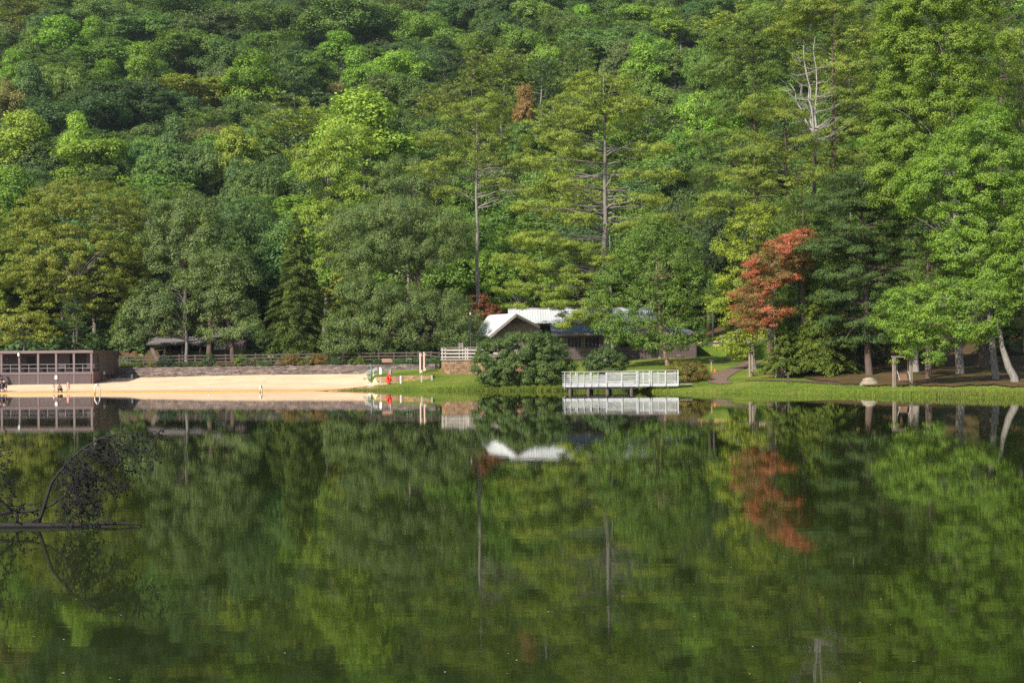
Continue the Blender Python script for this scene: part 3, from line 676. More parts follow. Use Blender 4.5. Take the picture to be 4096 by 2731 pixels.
# ------------------------------------------------------------------ white fishing deck on piles
Yd = 150.0; X0 = XX(2256, Yd); ox = X0
dz0, dz1, rt = ZZ(2400, 1547, Yd), ZZ(2400, 1535, Yd), ZZ(2400, 1484.5, Yd)
t_ = thing('fishing_deck', 'white painted wooden fishing deck standing on piles over the shallows', 'deck', (X0, Yd, 0))
xq = lambda s: XX(s, Yd)-X0
Wp = xq(2548); Wg = xq(2712)
MB().box(.05, Wp, .05, 4.6, dz1-.12, dz1-.06).obj('deck_boards', 'weathered_cap', t_)
MB().box(Wp+.002, Wg+1.5, .05, 2.3, dz1-.12, dz1-.06).obj('gangway_boards', 'weathered_cap', t_)
MB().box(0, Wp, -.04, .03, dz0, dz1).obj('rim_beam', 'dock_paint', t_); MB().box(Wp+.004, Wg, -.02, .03, dz0, dz1+.02).obj('rim_beam', 'dock_paint', t_)
MB().box(-.03, .04, .035, 4.6, dz0, dz1).obj('rim_beam', 'dock_paint', t_); MB().box(.05, Wp, 4.6, 4.66, dz0, dz1).obj('rim_beam', 'dock_paint', t_)
for y_ in (.35, 4.1): MB().box(xq(2270), xq(2545), y_, y_+.22, dz0-.27, dz0-.003).obj('bearer', 'weathered_cap', t_)
MB().box(xq(2256), xq(2268), .2, .5, dz0-.2, dz0-.003).obj('bearer', 'weathered_cap', t_)
for s_, y_ in ((2280, .2), (2353, .2), (2430, .2), (2526, .2), (2373, 3.8), (2448, 3.8), (2530, 3.8), (2290, 3.8)):
    c_ = xq(s_); MB().lathe([(.19, -1.2), (.19, dz0-.3), (.22, dz0-.28), (.22, dz0-.1)], (c_, y_+.1, 0), 12).obj('pile', 'pile_mat' if y_ < 1 else 'shaded_bark', t_)  # rear piles take the near-black colour, shade under the deck painted in
rails_z = [dz1+.07+q*.215 for q in range(5)]
front_posts = [2257, 2280, 2307, 2334, 2363, 2390]
for s_ in front_posts:
    c_ = xq(s_); MB().hexa([(c_, -.10, dz1-.25), (c_+.07, -.10, dz1-.25), (c_+.07, -.043, dz1-.25), (c_, -.043, dz1-.25), (c_, -.22, rt-.1), (c_+.07, -.22, rt-.1), (c_+.07, -.05, rt-.1), (c_, -.05, rt-.1)]).obj('post', 'dock_paint', t_)
for s_ in (2424, 2486, 2547): c_ = xq(s_); MB().box(c_-.07, c_+.07, -.16, -.045, dz1-.35, rt-.03).obj('post', 'dock_paint', t_)
for z_ in rails_z:
    MB().box(.0, xq(2418), -.04, .0, z_, z_+.065).obj('rail', 'dock_paint', t_); MB().box(xq(2418)+.01, xq(2545), -.04, .0, z_-.010, z_+.055).obj('rail', 'dock_paint', t_)
    MB().box(-.04, .0, .01, 4.5, z_, z_+.065).obj('rail', 'dock_paint', t_)
MB().box(-.12, xq(2390), -.24, .06, rt-.09, rt-.03).obj('rail_cap', 'weathered_cap', t_)
MB().box(xq(2402), xq(2505), -.22, .10, rt-.075, rt-.01).obj('rail_cap', 'weathered_cap', t_); MB().box(xq(2508), Wg+.08, -.12, .14, rt+.0, rt+.07).obj('rail_cap', 'weathered_cap', t_)
MB().box(xq(2490), xq(2548), -.14, .02, rt-.30, rt-.25).obj('rail_cap', 'weathered_cap', t_)
MB().box(-.14, .04, .08, 4.6, rt-.09, rt-.03).obj('rail_cap', 'weathered_cap', t_)
for s_ in (2551, 2597, 2605, 2661, 2711): c_ = xq(s_); MB().box(c_-.06, c_+.06, -.12, -.03, dz1-.28, rt-.003).obj('post', 'dock_paint', t_)
def balusters(xa, xb, y_, step=.125):
    mb = MB(); k__ = xa
    while k__ < xb: mb.box(k__, k__+.035, y_, y_+.035, dz1+.16, rt-.28); k__ += step
    mb.obj('balusters', 'dock_paint', t_); MB().box(xa-.04, xb+.04, y_+.038, y_+.075, dz1+.10, dz1+.19).obj('bottom_rail', 'dock_paint', t_)
    MB().box(xa-.04, xb+.04, y_+.038, y_+.075, rt-.30, rt-.22).obj('top_rail', 'dock_paint', t_)
balusters(xq(2555), xq(2594), .0); balusters(xq(2609), xq(2657), .0); balusters(xq(2665), xq(2708), .0)
balusters(xq(2440), xq(2560), 4.45); balusters(xq(2562), xq(2712), 2.3)
for s_ in (2310, 2370, 2438, 2500, 2560): c_ = xq(s_); MB().box(c_-.06, c_+.06, 4.5, 4.62, dz1-.05, rt-.15).obj('post', 'dock_paint', t_)
for s_ in (2580, 2640, 2710): c_ = xq(s_); MB().box(c_-.05, c_+.05, 2.34, 2.44, dz1-.05, rt-.1).obj('post', 'dock_paint', t_)
for z_ in rails_z[:4]: MB().box(.1, xq(2438), 4.5, 4.54, z_, z_+.065).obj('rail', 'dock_paint', t_)
MB().box(.1, xq(2560), 4.42, 4.66, rt-.09, rt-.03).obj('rail_cap', 'weathered_cap', t_); MB().box(xq(2562), Wg, 2.28, 2.5, rt-.02, rt+.04).obj('rail_cap', 'weathered_cap', t_)

# ------------------------------------------------------------------ small things
def post(name, label, sx_, top, Y_, w_, mat, cat='post', group=None, cap=None, lean=0):
    x, y, z = GX(sx_, Y_); h = ZZ(sx_, top, Y_)-z
    mb = MB().hexa([(-w_/2, -w_/2, -.3), (w_/2, -w_/2, -.3), (w_/2, w_/2, -.3), (-w_/2, w_/2, -.3), (-w_/2+lean, -w_/2, h-.04), (w_/2+lean, -w_/2, h), (w_/2+lean, w_/2, h), (-w_/2+lean, w_/2, h-.04)])
    o = mb.obj(name, mat, None, bevel=.012, loc=(x, y, z)); return setp(o, label, cat, group)
GB = 'pale wooden bollards along the bank'
Yk = lambda s, d: float(shoreY(s))+d
post('bollard', 'pale square bollard nearest the teal post', 1521, 1520, Yk(1521, 7.5), .20, 'post_pale', 'bollard', GB)
post('bollard', 'short pale bollard overgrown with weeds at the life ring post', 1564, 1516, Yk(1564, 9), .20, 'post_pale', 'bollard', GB)
post('bollard', 'bright white tall bollard before the low kerb wall', 1602, 1502, Yk(1602, 9.5), .20, 'white_paint', 'bollard', GB)
post('bollard', 'grey brown tall bollard in front of the pink sign frames', 1686, 1500, Yk(1686, 9.5), .20, 'post_pale', 'bollard', GB)
post('bollard', 'small grey bollard at the far end of the low kerb wall', 1727, 1501, Yk(1727, 11), .20, 'post_pale', 'bollard', GB)
# teal pump post with white tap box
x, y, z = GX(1485, Yk(1485, 14)); t_ = thing('shower_post', 'tall teal outdoor shower post on the sand with white foot box', 'post', (x, y, z))
h = ZZ(1485, 1458, y)-z
MB().tube([(0, 0, -.2), (0, 0, h)], .10, 12).obj('pole', 'teal_paint', t_, True); MB().lathe([(.12, h), (.12, h+.05), (.04, h+.08)], (0, 0, 0), 12).obj('cap', 'teal_paint', t_); MB().box(-.14, .04, -.14, .1, h-.14, h-.06).obj('shower_head', 'steel', t_)
x, y, z = GX(1480, Yk(1480, 7.5)); t_ = thing('boom_anchor', 'white capped float anchor where the yellow swim boom reaches land', 'anchor', (x, y, z))
MB().tube([(0, 0, -.1), (0, 0, .55)], .09, 10).obj('pipe', 'sign_white', t_); MB().lathe([(.02, 0), (.22, .05), (.25, .14), (.18, .24), (.05, .26)], (-.08, 0, 0), 12).obj('float', 'sign_white', t_, True)
# steps with handrail
x, y, z = GX(1478, Yk(1478, 17.5)); t_ = thing('beach_steps', 'brown timber steps up from the sand with a thin white handrail', 'steps', (x, y, z))
for k_ in range(3): MB().box(-.9+k_*.5, 1.3, k_*.35, 1.6, .0+k_*.19, .19+k_*.19-.004).obj('step', 'weathered_cap', t_)
h0, h1 = ZZ(1460, 1494, y)-z, ZZ(1510, 1475, y)-z; xa, xb = XX(1460, y)-x, XX(1509, y)-x
r_ = MB().tube([(xa, -.15, h0-.12), (xa, -.15, h0+.12), (xb, -.15, h1+.12), (xb, -.15, h1-.12), (xa, -.15, h0-.12)], .035, 6)
r_.tube([(xa+.25, -.15, -.3), (xa+.25, -.15, h0+.0)], .03, 6); r_.tube([(xb-.5, -.15, 0), (xb-.5, -.15, h1-.1)], .03, 6); r_.obj('handrail', 'tube_white', t_)
# tilted white panel sign
x, y, z = GX(1521, Yk(1521, 17)); t_ = thing('panel_sign', 'narrow white panel sign standing on the small lawn above the steps', 'sign', (x, y, z)); h = ZZ(1521, 1468, y)-z
MB().hexa([(-.14, 0, .1), (.18, -.25, .1), (.18, -.2, .1), (-.14, .05, .1), (-.16, 0, h), (.16, -.25, h-.05), (.16, -.2, h-.05), (-.16, .05, h)]).obj('panel', 'sign_white', t_)
MB().box(-.02, .04, -.09, -.04, -.2, .1).obj('stake', 'steel', t_); MB().hexa([(-.17, -.02, h-.02), (.17, -.27, h-.06), (.17, -.18, h-.06), (-.17, .07, h-.02), (-.17, -.02, h+.04), (.17, -.27, h-.01), (.17, -.18, h-.01), (-.17, .07, h+.04)]).obj('frame', 'steel', t_)
# life ring on its post
x, y, z = GX(1561, Yk(1561, 9.6)); zt_ = ZZ(1561, 1476, y)-z
t_ = thing('life_ring_post', 'grey post with small blank board carrying a red life ring', 'post', (x, y, z))
MB().box(-.06, .06, -.06, .06, -.2, zt_).obj('post', 'post_pale', t_); MB().hexa([(-.30, .07, zt_-.68), (.22, .12, zt_-.68), (.22, .15, zt_-.68), (-.30, .10, zt_-.68), (-.30, .07, zt_-.18), (.22, .12, zt_-.18), (.22, .15, zt_-.18), (-.30, .10, zt_-.18)]).obj('board', 'steel', t_)
zc = (ZZ(1561, 1498, y)+ZZ(1561, 1536, y))/2-z; mb = MB(); pts = []
N_ = 26
for k_ in range(N_+1):
    a = 2*math.pi*k_/N_; pts.append((.20*math.cos(a)-.16, -.22-.48*math.cos(a), .52*math.sin(a)))
mb.tube(pts, [.165]*(N_+1), 10, False); o = mb.obj('life_ring', 'red_plastic', None, True, loc=(x, y, z+zc)); setp(o, 'bright red life ring hanging on the grey post by the bank', 'life ring')
# pair of tall pink wood sign frames
for (s_, d_, t0, lb, rz) in ((1684, 17.5, 1413, 'nearer of the two tall pinkish wooden notice frames on the lawn', .9), (1699, 20.5, 1410, 'farther tall pinkish wooden notice frame beside its twin', 1.1)):
    x, y, z = GX(s_, Yk(s_, d_)); h = ZZ(s_, t0, y)-z; t_ = thing('notice_board', lb, 'notice board', (x, y, z), R(80) if s_ < 1690 else R(82))
    for q in (-.42, .42): MB().box(q-.09, q+.09, -.09, .09, -.2, h).obj('post', 'post_pink', t_)
    MB().box(-.325, .325, -.04, .04, .45, h-.3).obj('board', 'post_pink', t_); MB().box(-.55, .55, -.11, .11, h+.002, h+.09).obj('cap', 'post_pink', t_)
# wooden park benches above the wall
def bench(label, s_, sy_, Y_, w_, mat, swing=0):
    x, y, z = GX(s_, Y_); z = ZZ(s_, sy_, Y_); t_ = thing('park_bench', label, 'bench', (x, y, z-.45))
    for q in range(4): MB().box(-w_/2, w_/2, -.45+q*.12, -.35+q*.12, .42, .46).obj('seat_slat', mat, t_)
    for q in range(4): MB().hexa([(-w_/2, .06+q*.04, .52+q*.13), (w_/2, .06+q*.04, .52+q*.13), (w_/2, .09+q*.04, .52+q*.13), (-w_/2, .09+q*.04, .52+q*.13), (-w_/2, .09+q*.04, .63+q*.13), (w_/2, .09+q*.04, .63+q*.13), (w_/2, .12+q*.04, .63+q*.13), (-w_/2, .12+q*.04, .63+q*.13)]).obj('back_slat', mat, t_)
    for q in (-w_/2+.15, w_/2-.2):
        MB().box(q, q+.06, -.45, .05, .36, .418).obj('bearer', 'fence_wood', t_); MB().box(q, q+.06, -.40, -.33, -.25, .358).obj('leg', 'fence_wood', t_); MB().box(q, q+.06, -.02, .05, -.25, .358).obj('leg', 'fence_wood', t_); MB().beam((q+.03, .14, .40), (q+.03, .30, 1.05), .05, .06).obj('back_support', 'fence_wood', t_)
bench('sunlit wooden bench above the beach wall among rusty shrubs', 1121, 1457, 203, 1.5, 'bench_wood')
bench('shaded wooden bench above the wall behind the teal post', 1548, 1450, 198, 1.5, 'bench_wood')
# lamp post
x, y, z = GX(1884, 186); z = zt+.16; h = ZZ(1881, 1241, 186)-z
t_ = thing('lamp_post', 'tall black lamp post with square lantern beside the white gable', 'street lamp', (x, 186, z))
MB().tube([(0, 0, 0), (0, 0, .35), (-.02, 0, .4), (-.06, 0, h-.62)], [.13, .12, .075, .055], 10).obj('pole', 'black_iron', t_, True)
MB().hexa([(-.14, -.08, h-.60), (.02, -.08, h-.60), (.02, .08, h-.60), (-.14, .08, h-.60), (-.22, -.16, h-.18), (.10, -.16, h-.18), (.10, .16, h-.18), (-.22, .16, h-.18)]).obj('lantern', 'lamp_glass', t_)
mb = MB(); [mb.beam((cx_, cy_, h-.6), (cx_*1.0+(cx_+.06)*1.0, cy_*2, h-.18), .025, .025) for cx_ in (-.14, .02) for cy_ in (-.08, .08)]; mb.obj('lantern_frame', 'black_iron', t_)
MB().hexa([(-.32, -.26, h-.178), (.20, -.26, h-.178), (.20, .26, h-.178), (-.32, .26, h-.178), (-.12, -.06, h), (.0, -.06, h), (.0, .06, h), (-.12, .06, h)]).obj('lantern_roof', 'black_iron', t_)
# beach ball, swim boom, handrails of the swimming area
x, y, z = GX(835, Yk(835, 8)); me_ = bpy.data.meshes.new('beach_ball'); bm = bmesh.new(); bmesh.ops.create_uvsphere(bm, u_segments=20, v_segments=12, radius=.11)
bmesh.ops.translate(bm, verts=bm.verts, vec=(0, 0, .11)); bm.to_mesh(me_); bm.free(); [setattr(p, 'use_smooth', True) for p in me_.polygons]
o = link('beach_ball', me_, M['hat_white'], None, (x, y, z+.03)); setp(o, 'small white ball lying alone on the sand', 'ball')
bp_ = [(-120, 1577), (0, 1575.5), (350, 1572.6), (700, 1569.8), (1050, 1566.6), (1300, 1563.6)]
pts = []
for a, b_ in zip(bp_[:-1], bp_[1:]):
    for q in range(10):
        f = q/10; s_ = a[0]*(1-f)+b_[0]*f; sy_ = a[1]*(1-f)+b_[1]*f; y_ = F*CAMZ/(sy_-hor(s_)); pts.append((XX(s_, y_, sy_), y_, .0))
for s_, d_ in ((1340, 1.0), (1390, 3.5), (1440, 5.8), (1478, 7.4)): y_ = Yk(s_, d_); x_ = XX(s_, y_); pts.append((x_, y_, H(x_, y_)+.06))
o = MB().tube(pts, .075, 8).obj('swim_boom', 'boom_yellow', None, True); setp(o, 'long yellow floating boom closing off the swimming area', 'boom')
def ladder(label, s_, bot, top, dx, dy, top_w=.35, leanx=.0):
    y_ = F*CAMZ/(bot-hor(s_)); x = XX(s_, y_); h = ZZ(s_, top, y_); t_ = thing('swim_handrail', label, 'handrail', (x, y_, 0)); a = .07
    mb = MB().tube([(-dx/2, -dy/2, -.8), (-dx/2, -dy/2, h*.62), (-dx*.12, -dy*.1, h*.97), (dx*.06, dy*.1, h), (dx*.40, dy*.4, h*.72), (dx/2, dy/2, h*.55), (dx/2, dy/2, -.8)], a, 8)
    mb.obj('tube', 'tube_white', t_, True); MB().tube([(-dx/2, -dy/2, -.05), (-dx/2, -dy/2, h*.35)], a*1.15, 8).obj('sleeve', 'boom_yellow', t_, True)
ladder('arched white handrail standing in the water off the bathhouse', 388, 1574.5, 1534.5, .52, .25)
ladder('small white handrail at the boom in the middle of the beach', 1043, 1567.5, 1541, .14, .4)
for s_, d_ in ((120, 13.5), (160, 13.2), (228, 13.5)):
    pass
# right hand lawn and roadside
x, y, z = GX(2845, 170); h = ZZ(2845, 1443, 170)-z
t_ = thing('trail_sign', 'tan post with a tilted pale reading panel by the footpath', 'sign', (x, y, z)); MB().box(-.07, .07, -.07, .07, -.2, h).obj('post', 'post_tan', t_)
MB().hexa([(-.22, -.25, h+.08), (.24, -.25, h-.02), (.24, .2, h+.02), (-.22, .2, h+.12), (-.22, -.25, h+.11), (.24, -.25, h+.01), (.24, .2, h+.05), (-.22, .2, h+.15)]).obj('panel', 'steel', t_)
x, y, z = GX(2859, 169); h = ZZ(2859, 1473, 169)-z
t_ = thing('traffic_cone', 'orange traffic cone on the lawn beside the trail sign', 'traffic cone', (x, y, z)); MB().lathe([(.17, .03), (.14, .06), (.03, h), (.015, h+.01)], (0, 0, 0), 14).obj('cone', 'orange_plastic', t_, True); MB().box(-.2, .2, -.2, .2, -.01, .03).obj('base', 'orange_plastic', t_)
Yr_ = 222.0
def rpost(name, label, s_, top, Y_, w_, mat, cat): return post(name, label, s_, top, Y_, w_, mat, cat)
x, y, z = GX(2803, 220); h = ZZ(2803, 1315, 220)-z
t_ = thing('road_sign', 'tall wooden post with a white board seen from its back by the road', 'sign', (x, y, z)); MB().box(-.09, .09, -.09, .09, -.2, h).obj('post', 'post_tan', t_)
MB().box(-.36, .40, .095, .13, h-.75, h+.02).obj('board', 'sign_white', t_)
x, y, z = GX(2781, 223); h = ZZ(2781, 1350, 223)-z
t_ = thing('green_kiosk', 'bright green upright box by the road beside the house end', 'kiosk', (x, y, z)); MB().box(-.30, .22, -.25, .25, -.1, h).obj('cabinet', 'green_paint', t_, bevel=.02); MB().box(.225, .30, -.25, .25, -.1, h-.05).obj('door', 'green_paint', t_); MB().box(-.33, .33, -.28, .28, h+.002, h+.06).obj('lid', 'green_paint', t_)
rpost('bollard', 'stubby wooden bollard beside the green box', 2791, 1364, 220.5, .22, 'post_tan', 'bollard')
rpost('bollard', 'weathered wooden bollard left of the green utility cabinet', 2832, 1363, 222, .25, 'post_tan', 'bollard')
x, y, z = GX(2854, 223.5); h = ZZ(2854, 1373, 223.5)-z
t_ = thing('utility_cabinet', 'grey green utility cabinet with ribbed front on the far verge', 'utility cabinet', (x, y, z))
MB().hexa([(-.62, -.4, -.1), (.72, -.4, -.1), (.72, .4, -.1), (-.62, .4, -.1), (-.60, -.25, h), (.70, -.25, h-.05), (.70, .4, h-.05), (-.60, .4, h)]).obj('cabinet', 'utility_green', t_, bevel=.03)
mb = MB(); [mb.box(-.05+q*.1, .0+q*.1, -.43, -.40, .12, h*.72) for q in range(8)]; mb.obj('ribs', 'utility_green', t_)
x, y, z = GX(2886, 205); h = ZZ(2886, 1340, 205)-z
t_ = thing('sign_pole', 'slim grey steel pole on the near side of the road under the sweetgum', 'pole', (x, y, z)); MB().tube([(0, 0, -.2), (0, 0, h)], .055, 8).obj('pole', 'steel', t_); MB().box(-.25, .25, .06, .08, h-.5, h).obj('plate', 'steel', t_)
x, y, z = GX(2640, 198); t_ = thing('fire_ring', 'small round grey metal ring grill on the lawn by the house', 'grill', (x, y, z)); MB().lathe([(.24, 0), (.26, .3), (.22, .31), (.2, .05)], (0, 0, 0), 16).obj('drum', 'steel', t_); MB().box(-.2, .2, -.02, .02, .32, .35).obj('handle', 'black_iron', t_)
x, y, z = GX(2718, 199); t_ = thing('planter', 'low dark timber planter against the boarded house end', 'planter', (x, y, z)); MB().box(-.6, .7, -.3, .3, 0, .25).obj('trough', 'fence_wood', t_); MB().box(-.35, .2, -.2, .2, .252, .42).obj('stones', 'concrete', t_, bevel=.05)
# concrete well head
x, y, z = GX(3477, 143); k_ = PXM(143); hw = ZZ(3477, 1509, 143)-z
t_ = thing('well_head', 'squat cone shaped concrete manhole on the needle covered bank', 'well', (x, y, z))
MB().lathe([(1.02, -.3), (.98, .05), (.62, hw*.70)], (0, 0, 0), 28).obj('cone', 'concrete', t_, True); MB().lathe([(.66, hw*.705), (.66, hw*.83)], (0, 0, 0), 28).obj('collar', 'post_pale', t_); MB().lathe([(.44, hw*.835), (.44, hw), (.40, hw+.01)], (0, 0, 0), 24).obj('lid', 'concrete', t_)
post('marker_post', 'weathered short post leaning on the lawn edge before the shaded bench swing', 3155, 1488, Yk(3155, 8.0), .17, 'fence_wood', 'post', None, None, -.12)
# bench swings
def swing2(label, sL, sR, Y_, topL, dY, seat_sy, mat='swing_wood', w_=.24, ln=1.25):
    xa, xb = XX(sL, Y_), XX(sR, Y_+dY); z = min(H(xa, Y_), H(xb, Y_+dY)); h = ZZ(sL, topL, Y_)-z
    L = math.hypot(xb-xa, dY); t_ = thing('bench_swing', label, 'swing', (xa, Y_, z), math.atan2(dY, xb-xa))
    for q in (0, L): MB().box(q-w_/2, q+w_/2, -w_/2, w_/2, -.3, h).obj('post', mat, t_)
    MB().box(-w_/2-.1, L+w_/2+.1, -.10, .10, h+.002, h+.15).obj('beam', mat, t_)
    sz = ZZ((sL+sR)/2, seat_sy, Y_+dY/2)-z; s0, s1 = L/2-ln/2, L/2+ln/2
    mb = MB(); [mb.box(s0, s1, -.50+q*.11, -.42+q*.11, sz, sz+.03) for q in range(5)]; mb.obj('seat', 'bench_wood', t_)
    mb = MB(); [mb.box(s0, s1, .07+q*.045, .10+q*.045, sz+.06+q*.11, sz+.14+q*.11) for q in range(5)]; mb.obj('backrest', 'bench_wood', t_)
    mb = MB()
    for q in (s0+.03, s1-.03): mb.beam((q, -.5, sz-.03), (q, .12, sz-.03), .05, .05); mb.beam((q, .1, sz), (q, .33, sz+.65), .05, .05)
    mb.obj('seat_frame', 'fence_wood', t_)
    for q in (s0, s1):
        m_ = MB().tube([(q, 0, h), (q, 0, sz+.9), (q, -.45, sz)], .016, 5); m_.tube([(q, 0, sz+.9), (q, .22, sz+.35)], .016, 5); m_.obj('chain', 'steel', t_)
    return t_
swing2('wooden bench swing with plank seat under the low maple boughs', 3576, 3643, 136, 1430, .6, 1520, w_=.26, ln=1.2)
swing2('shaded bench swing under the lacy hemlock near the lawn', 3138, 3171, 157, 1448, 2.6, 1492, w_=.22, ln=1.5)
swing2('bench swing seen end on beneath the low sweetgum bough', 2998, 3009, 160, 1412, 2.6, 1492, mat='swing_wood', w_=.20, ln=1.5)
# things half seen in the shade behind the fence
x, y, z = GX(1844, 193); t_ = thing('board_sign', 'small brown board between two pale posts behind the terrace rails', 'sign', (x, y, z+.0)); h = ZZ(1844, 1371, 193)-z
MB().box(-.17, .17, -.02, .02, h-.65, h-.02).obj('board', 'brown_board', t_); [MB().box(q-.04, q+.04, -.04, .04, -.2, h).obj('post', 'post_pale', t_) for q in (-.24, .24)]
x, y, z = GX(1700, 203); t_ = thing('picnic_table', 'dark picnic table deep in shade behind the rail fence', 'table', (x, y, z))
MB().box(-1.0, 1.0, -.4, .4, .72, .78).obj('table_top', 'fence_wood', t_); [MB().box(-1.0, 1.0, q-.14, q+.14, .42, .46).obj('bench_board', 'fence_wood', t_) for q in (-.75, .75)]
[MB().beam((q, -.8, 0), (q, 0.02, .72), .06, .1).obj('leg', 'fence_wood', t_) for q in (-.7, .7)]; [MB().beam((q, .8, 0), (q, -.02, .71), .06, .1).obj('leg', 'fence_wood', t_) for q in (-.62, .78)]

# ------------------------------------------------------------------ people
def skinned(name, chains, mat, parent, sub=2):
    """chains: lists of (x, y, z, radius); equal points are shared, the first point is the root"""
    V = []; E = []; rad = []; ids = {}
    for ch in chains:
        prev = None
        for (x_, y_, z_, r_) in ch:
            k_ = (round(x_, 4), round(y_, 4), round(z_, 4))
            if k_ not in ids: ids[k_] = len(V); V.append((x_, y_, z_)); rad.append(r_)
            i = ids[k_]
            if prev is not None and prev != i: E.append((prev, i))
            prev = i
    me_ = bpy.data.meshes.new(name); me_.from_pydata(V, E, []); o_ = bpy.data.objects.new(name, me_); COL.objects.link(o_)
    md = o_.modifiers.new('s', 'SKIN'); md.use_smooth_shade = True
    for i, sv in enumerate(me_.skin_vertices[0].data): sv.radius = (rad[i], rad[i]); sv.use_root = (i == 0)
    sd_ = o_.modifiers.new('d', 'SUBSURF'); sd_.levels = sub; sd_.render_levels = sub
    dg = bpy.context.evaluated_depsgraph_get(); m2 = bpy.data.meshes.new_from_object(o_.evaluated_get(dg)); m2.name = name; bpy.data.objects.remove(o_)
    return link(name, m2, M[mat], parent)
def lerp3(a, b_, f): return tuple(a[i]*(1-f)+b_[i]*f for i in range(3))
def hand_chains(wr, d, side, s=1.0):
    d = Vector(d).normalized(); u = Vector(side).normalized(); wr = Vector(wr); pm = wr+d*.045*s; o_ = [[(*wr, .022*s), (*pm, .026*s)]]
    for k_, (sp, ln) in enumerate(((-.027, .070), (-.009, .082), (.009, .078), (.026, .062))):
        a = pm+d*.035*s+u*sp*s; b_ = a+d*ln*.5*s; c = b_+d*ln*.42*s+d.cross(u)*.02*s; o_.append([(*pm, .026*s), (*a, .010*s), (*b_, .009*s), (*c, .007*s)])
    a = pm-u*.04*s; o_.append([(*wr, .022*s), (*a, .011*s), (*(a+d*.045*s-u*.012*s), .008*s)]); return o_
def body(parent, J, s, mat, girth=1.0):
    g_ = girth*s
    pel, sp_, ch, nk, hd = J['pelvis'], J['spine'], J['chest'], J['neck'], J['head']
    c = [[(*pel, .125*g_), (*sp_, .115*g_), (*ch, .13*g_), (*nk, .055*g_), (*lerp3(nk, hd, .5), .062*s), (*hd, .088*s), (*J['crown'], .07*s)]]
    for k_ in ('L', 'R'):
        c.append([(*ch, .13*g_), (*J['sh'+k_], .058*g_), (*J['el'+k_], .040*g_), (*J['wr'+k_], .026*g_)])
        c.append([(*pel, .125*g_), (*J['hip'+k_], .088*g_), (*J['kn'+k_], .056*g_), (*lerp3(J['kn'+k_], J['an'+k_], .35), .052*g_), (*J['an'+k_], .034*g_), (*J['toe'+k_], .030*g_)])
        d = Vector(J['wr'+k_])-Vector(J['el'+k_]); c += hand_chains(J['wr'+k_], d, (1, 0, 0) if abs(d.normalized().x) < .8 else (0, 1, 0), s)
    return skinned('body', c, mat, parent)
def face(parent, hd, cr, s, fwd, mat='skin_tone', hair='hair_brown', long=False, hat=None):
    hd = Vector(hd); f = Vector(fwd).normalized(); up = (Vector(cr)-hd).normalized(); r = f.cross(up).normalized(); mb = MB()
    def blob(c, rx, nseg=8): mb.lathe([(rx*math.sin(math.pi*q/6)+.0005, -rx*math.cos(math.pi*q/6)) for q in range(7)], tuple(c), nseg)
    blob(hd+f*.092*s-up*.01*s, .017*s)
    for q in (-1, 1): blob(hd+r*.088*s*q, .022*s)
    mb.obj('nose_and_ears', mat, parent, True); mb = MB(); [blob(hd+f*.082*s+r*.032*s*q+up*.02*s, .010*s) for q in (-1, 1)]; mb.beam(hd+f*.084*s-r*.02*s-up*.045*s, hd+f*.084*s+r*.02*s-up*.045*s, .01, .008); mb.obj('eyes_and_mouth', 'hair_brown', parent, True)
    mb = MB(); n = 14; rings = []
    for q in range(7):
        a = math.pi*.5*q/6*1.15; z_ = math.cos(a)*.125*s; rr = math.sin(a)*.108*s+.001
        mb_r = []
        for k_ in range(n):
            t = 2*math.pi*k_/n; dd = r*math.cos(t)+f*math.sin(t); low = max(0, -math.sin(t))*(.09 if not long else .22)*s*(q/6)**2+max(0, math.sin(t))*(-.06)*s*(q/6)
            mb_r.append(hd+up*(.015*s+z_-low)+dd*rr-f*.012*s)
        rings.append(mb_r)
    vs = [p for q in rings for p in q]; fs = [(i*n+k_, i*n+(k_+1) % n, (i+1)*n+(k_+1) % n, (i+1)*n+k_) for i in range(6) for k_ in range(n)]
    mb.add(vs, fs); mb.obj('hair', hair, parent, True)
    if hat:
        m_ = MB(); c = hd+up*.04*s; m_.lathe([(.21*s, 0), (.20*s, .02*s), (.115*s, .03*s), (.11*s, .10*s), (.06*s, .13*s)], tuple(c), 16); m_.obj('hat', hat, parent, True)
def loft(name, rings, mat, parent, n=14):
    """rings: (centre, rx, ry) stacked; garment following the body"""
    mb = MB(); vs = []
    for c, rx, ry in rings:
        for k_ in range(n): t = 2*math.pi*k_/n; vs.append((c[0]+rx*math.cos(t), c[1]+ry*math.sin(t), c[2]))
    fs = [(i*n+k_, i*n+(k_+1) % n, (i+1)*n+(k_+1) % n, (i+1)*n+k_) for i in range(len(rings)-1) for k_ in range(n)]
    mb.add(vs, fs); return mb.obj(name, mat, parent, True)
def limb_cloth(name, chains, mat, parent, grow=.014):
    return skinned(name, [[(x_, y_, z_, r_+grow) for x_, y_, z_, r_ in ch] for ch in chains], mat, parent, 1)
def standing(s, arm='down'):
    J = dict(pelvis=(0, 0, .95), spine=(0, 0, 1.13), chest=(0, 0, 1.36), neck=(0, 0, 1.50), head=(0, -.02, 1.64), crown=(0, -.01, 1.70))
    for k_, q in (('L', -1), ('R', 1)):
        J['sh'+k_] = (q*.19, 0, 1.42); J['el'+k_] = (q*.26, .02, 1.12); J['wr'+k_] = (q*.28, -.05, .88); J['hip'+k_] = (q*.10, 0, .88); J['kn'+k_] = (q*.12, -.01, .48); J['an'+k_] = (q*.13, .02, .08); J['toe'+k_] = (q*.15, -.12, .035)
    return {k_: tuple(c*s for c in v_) for k_, v_ in J.items()}
def person(label, sx_, Y_, rz):
    x, y, z = GX(sx_, Y_); return thing('person', label, 'person', (x, y, z+.035), rz)
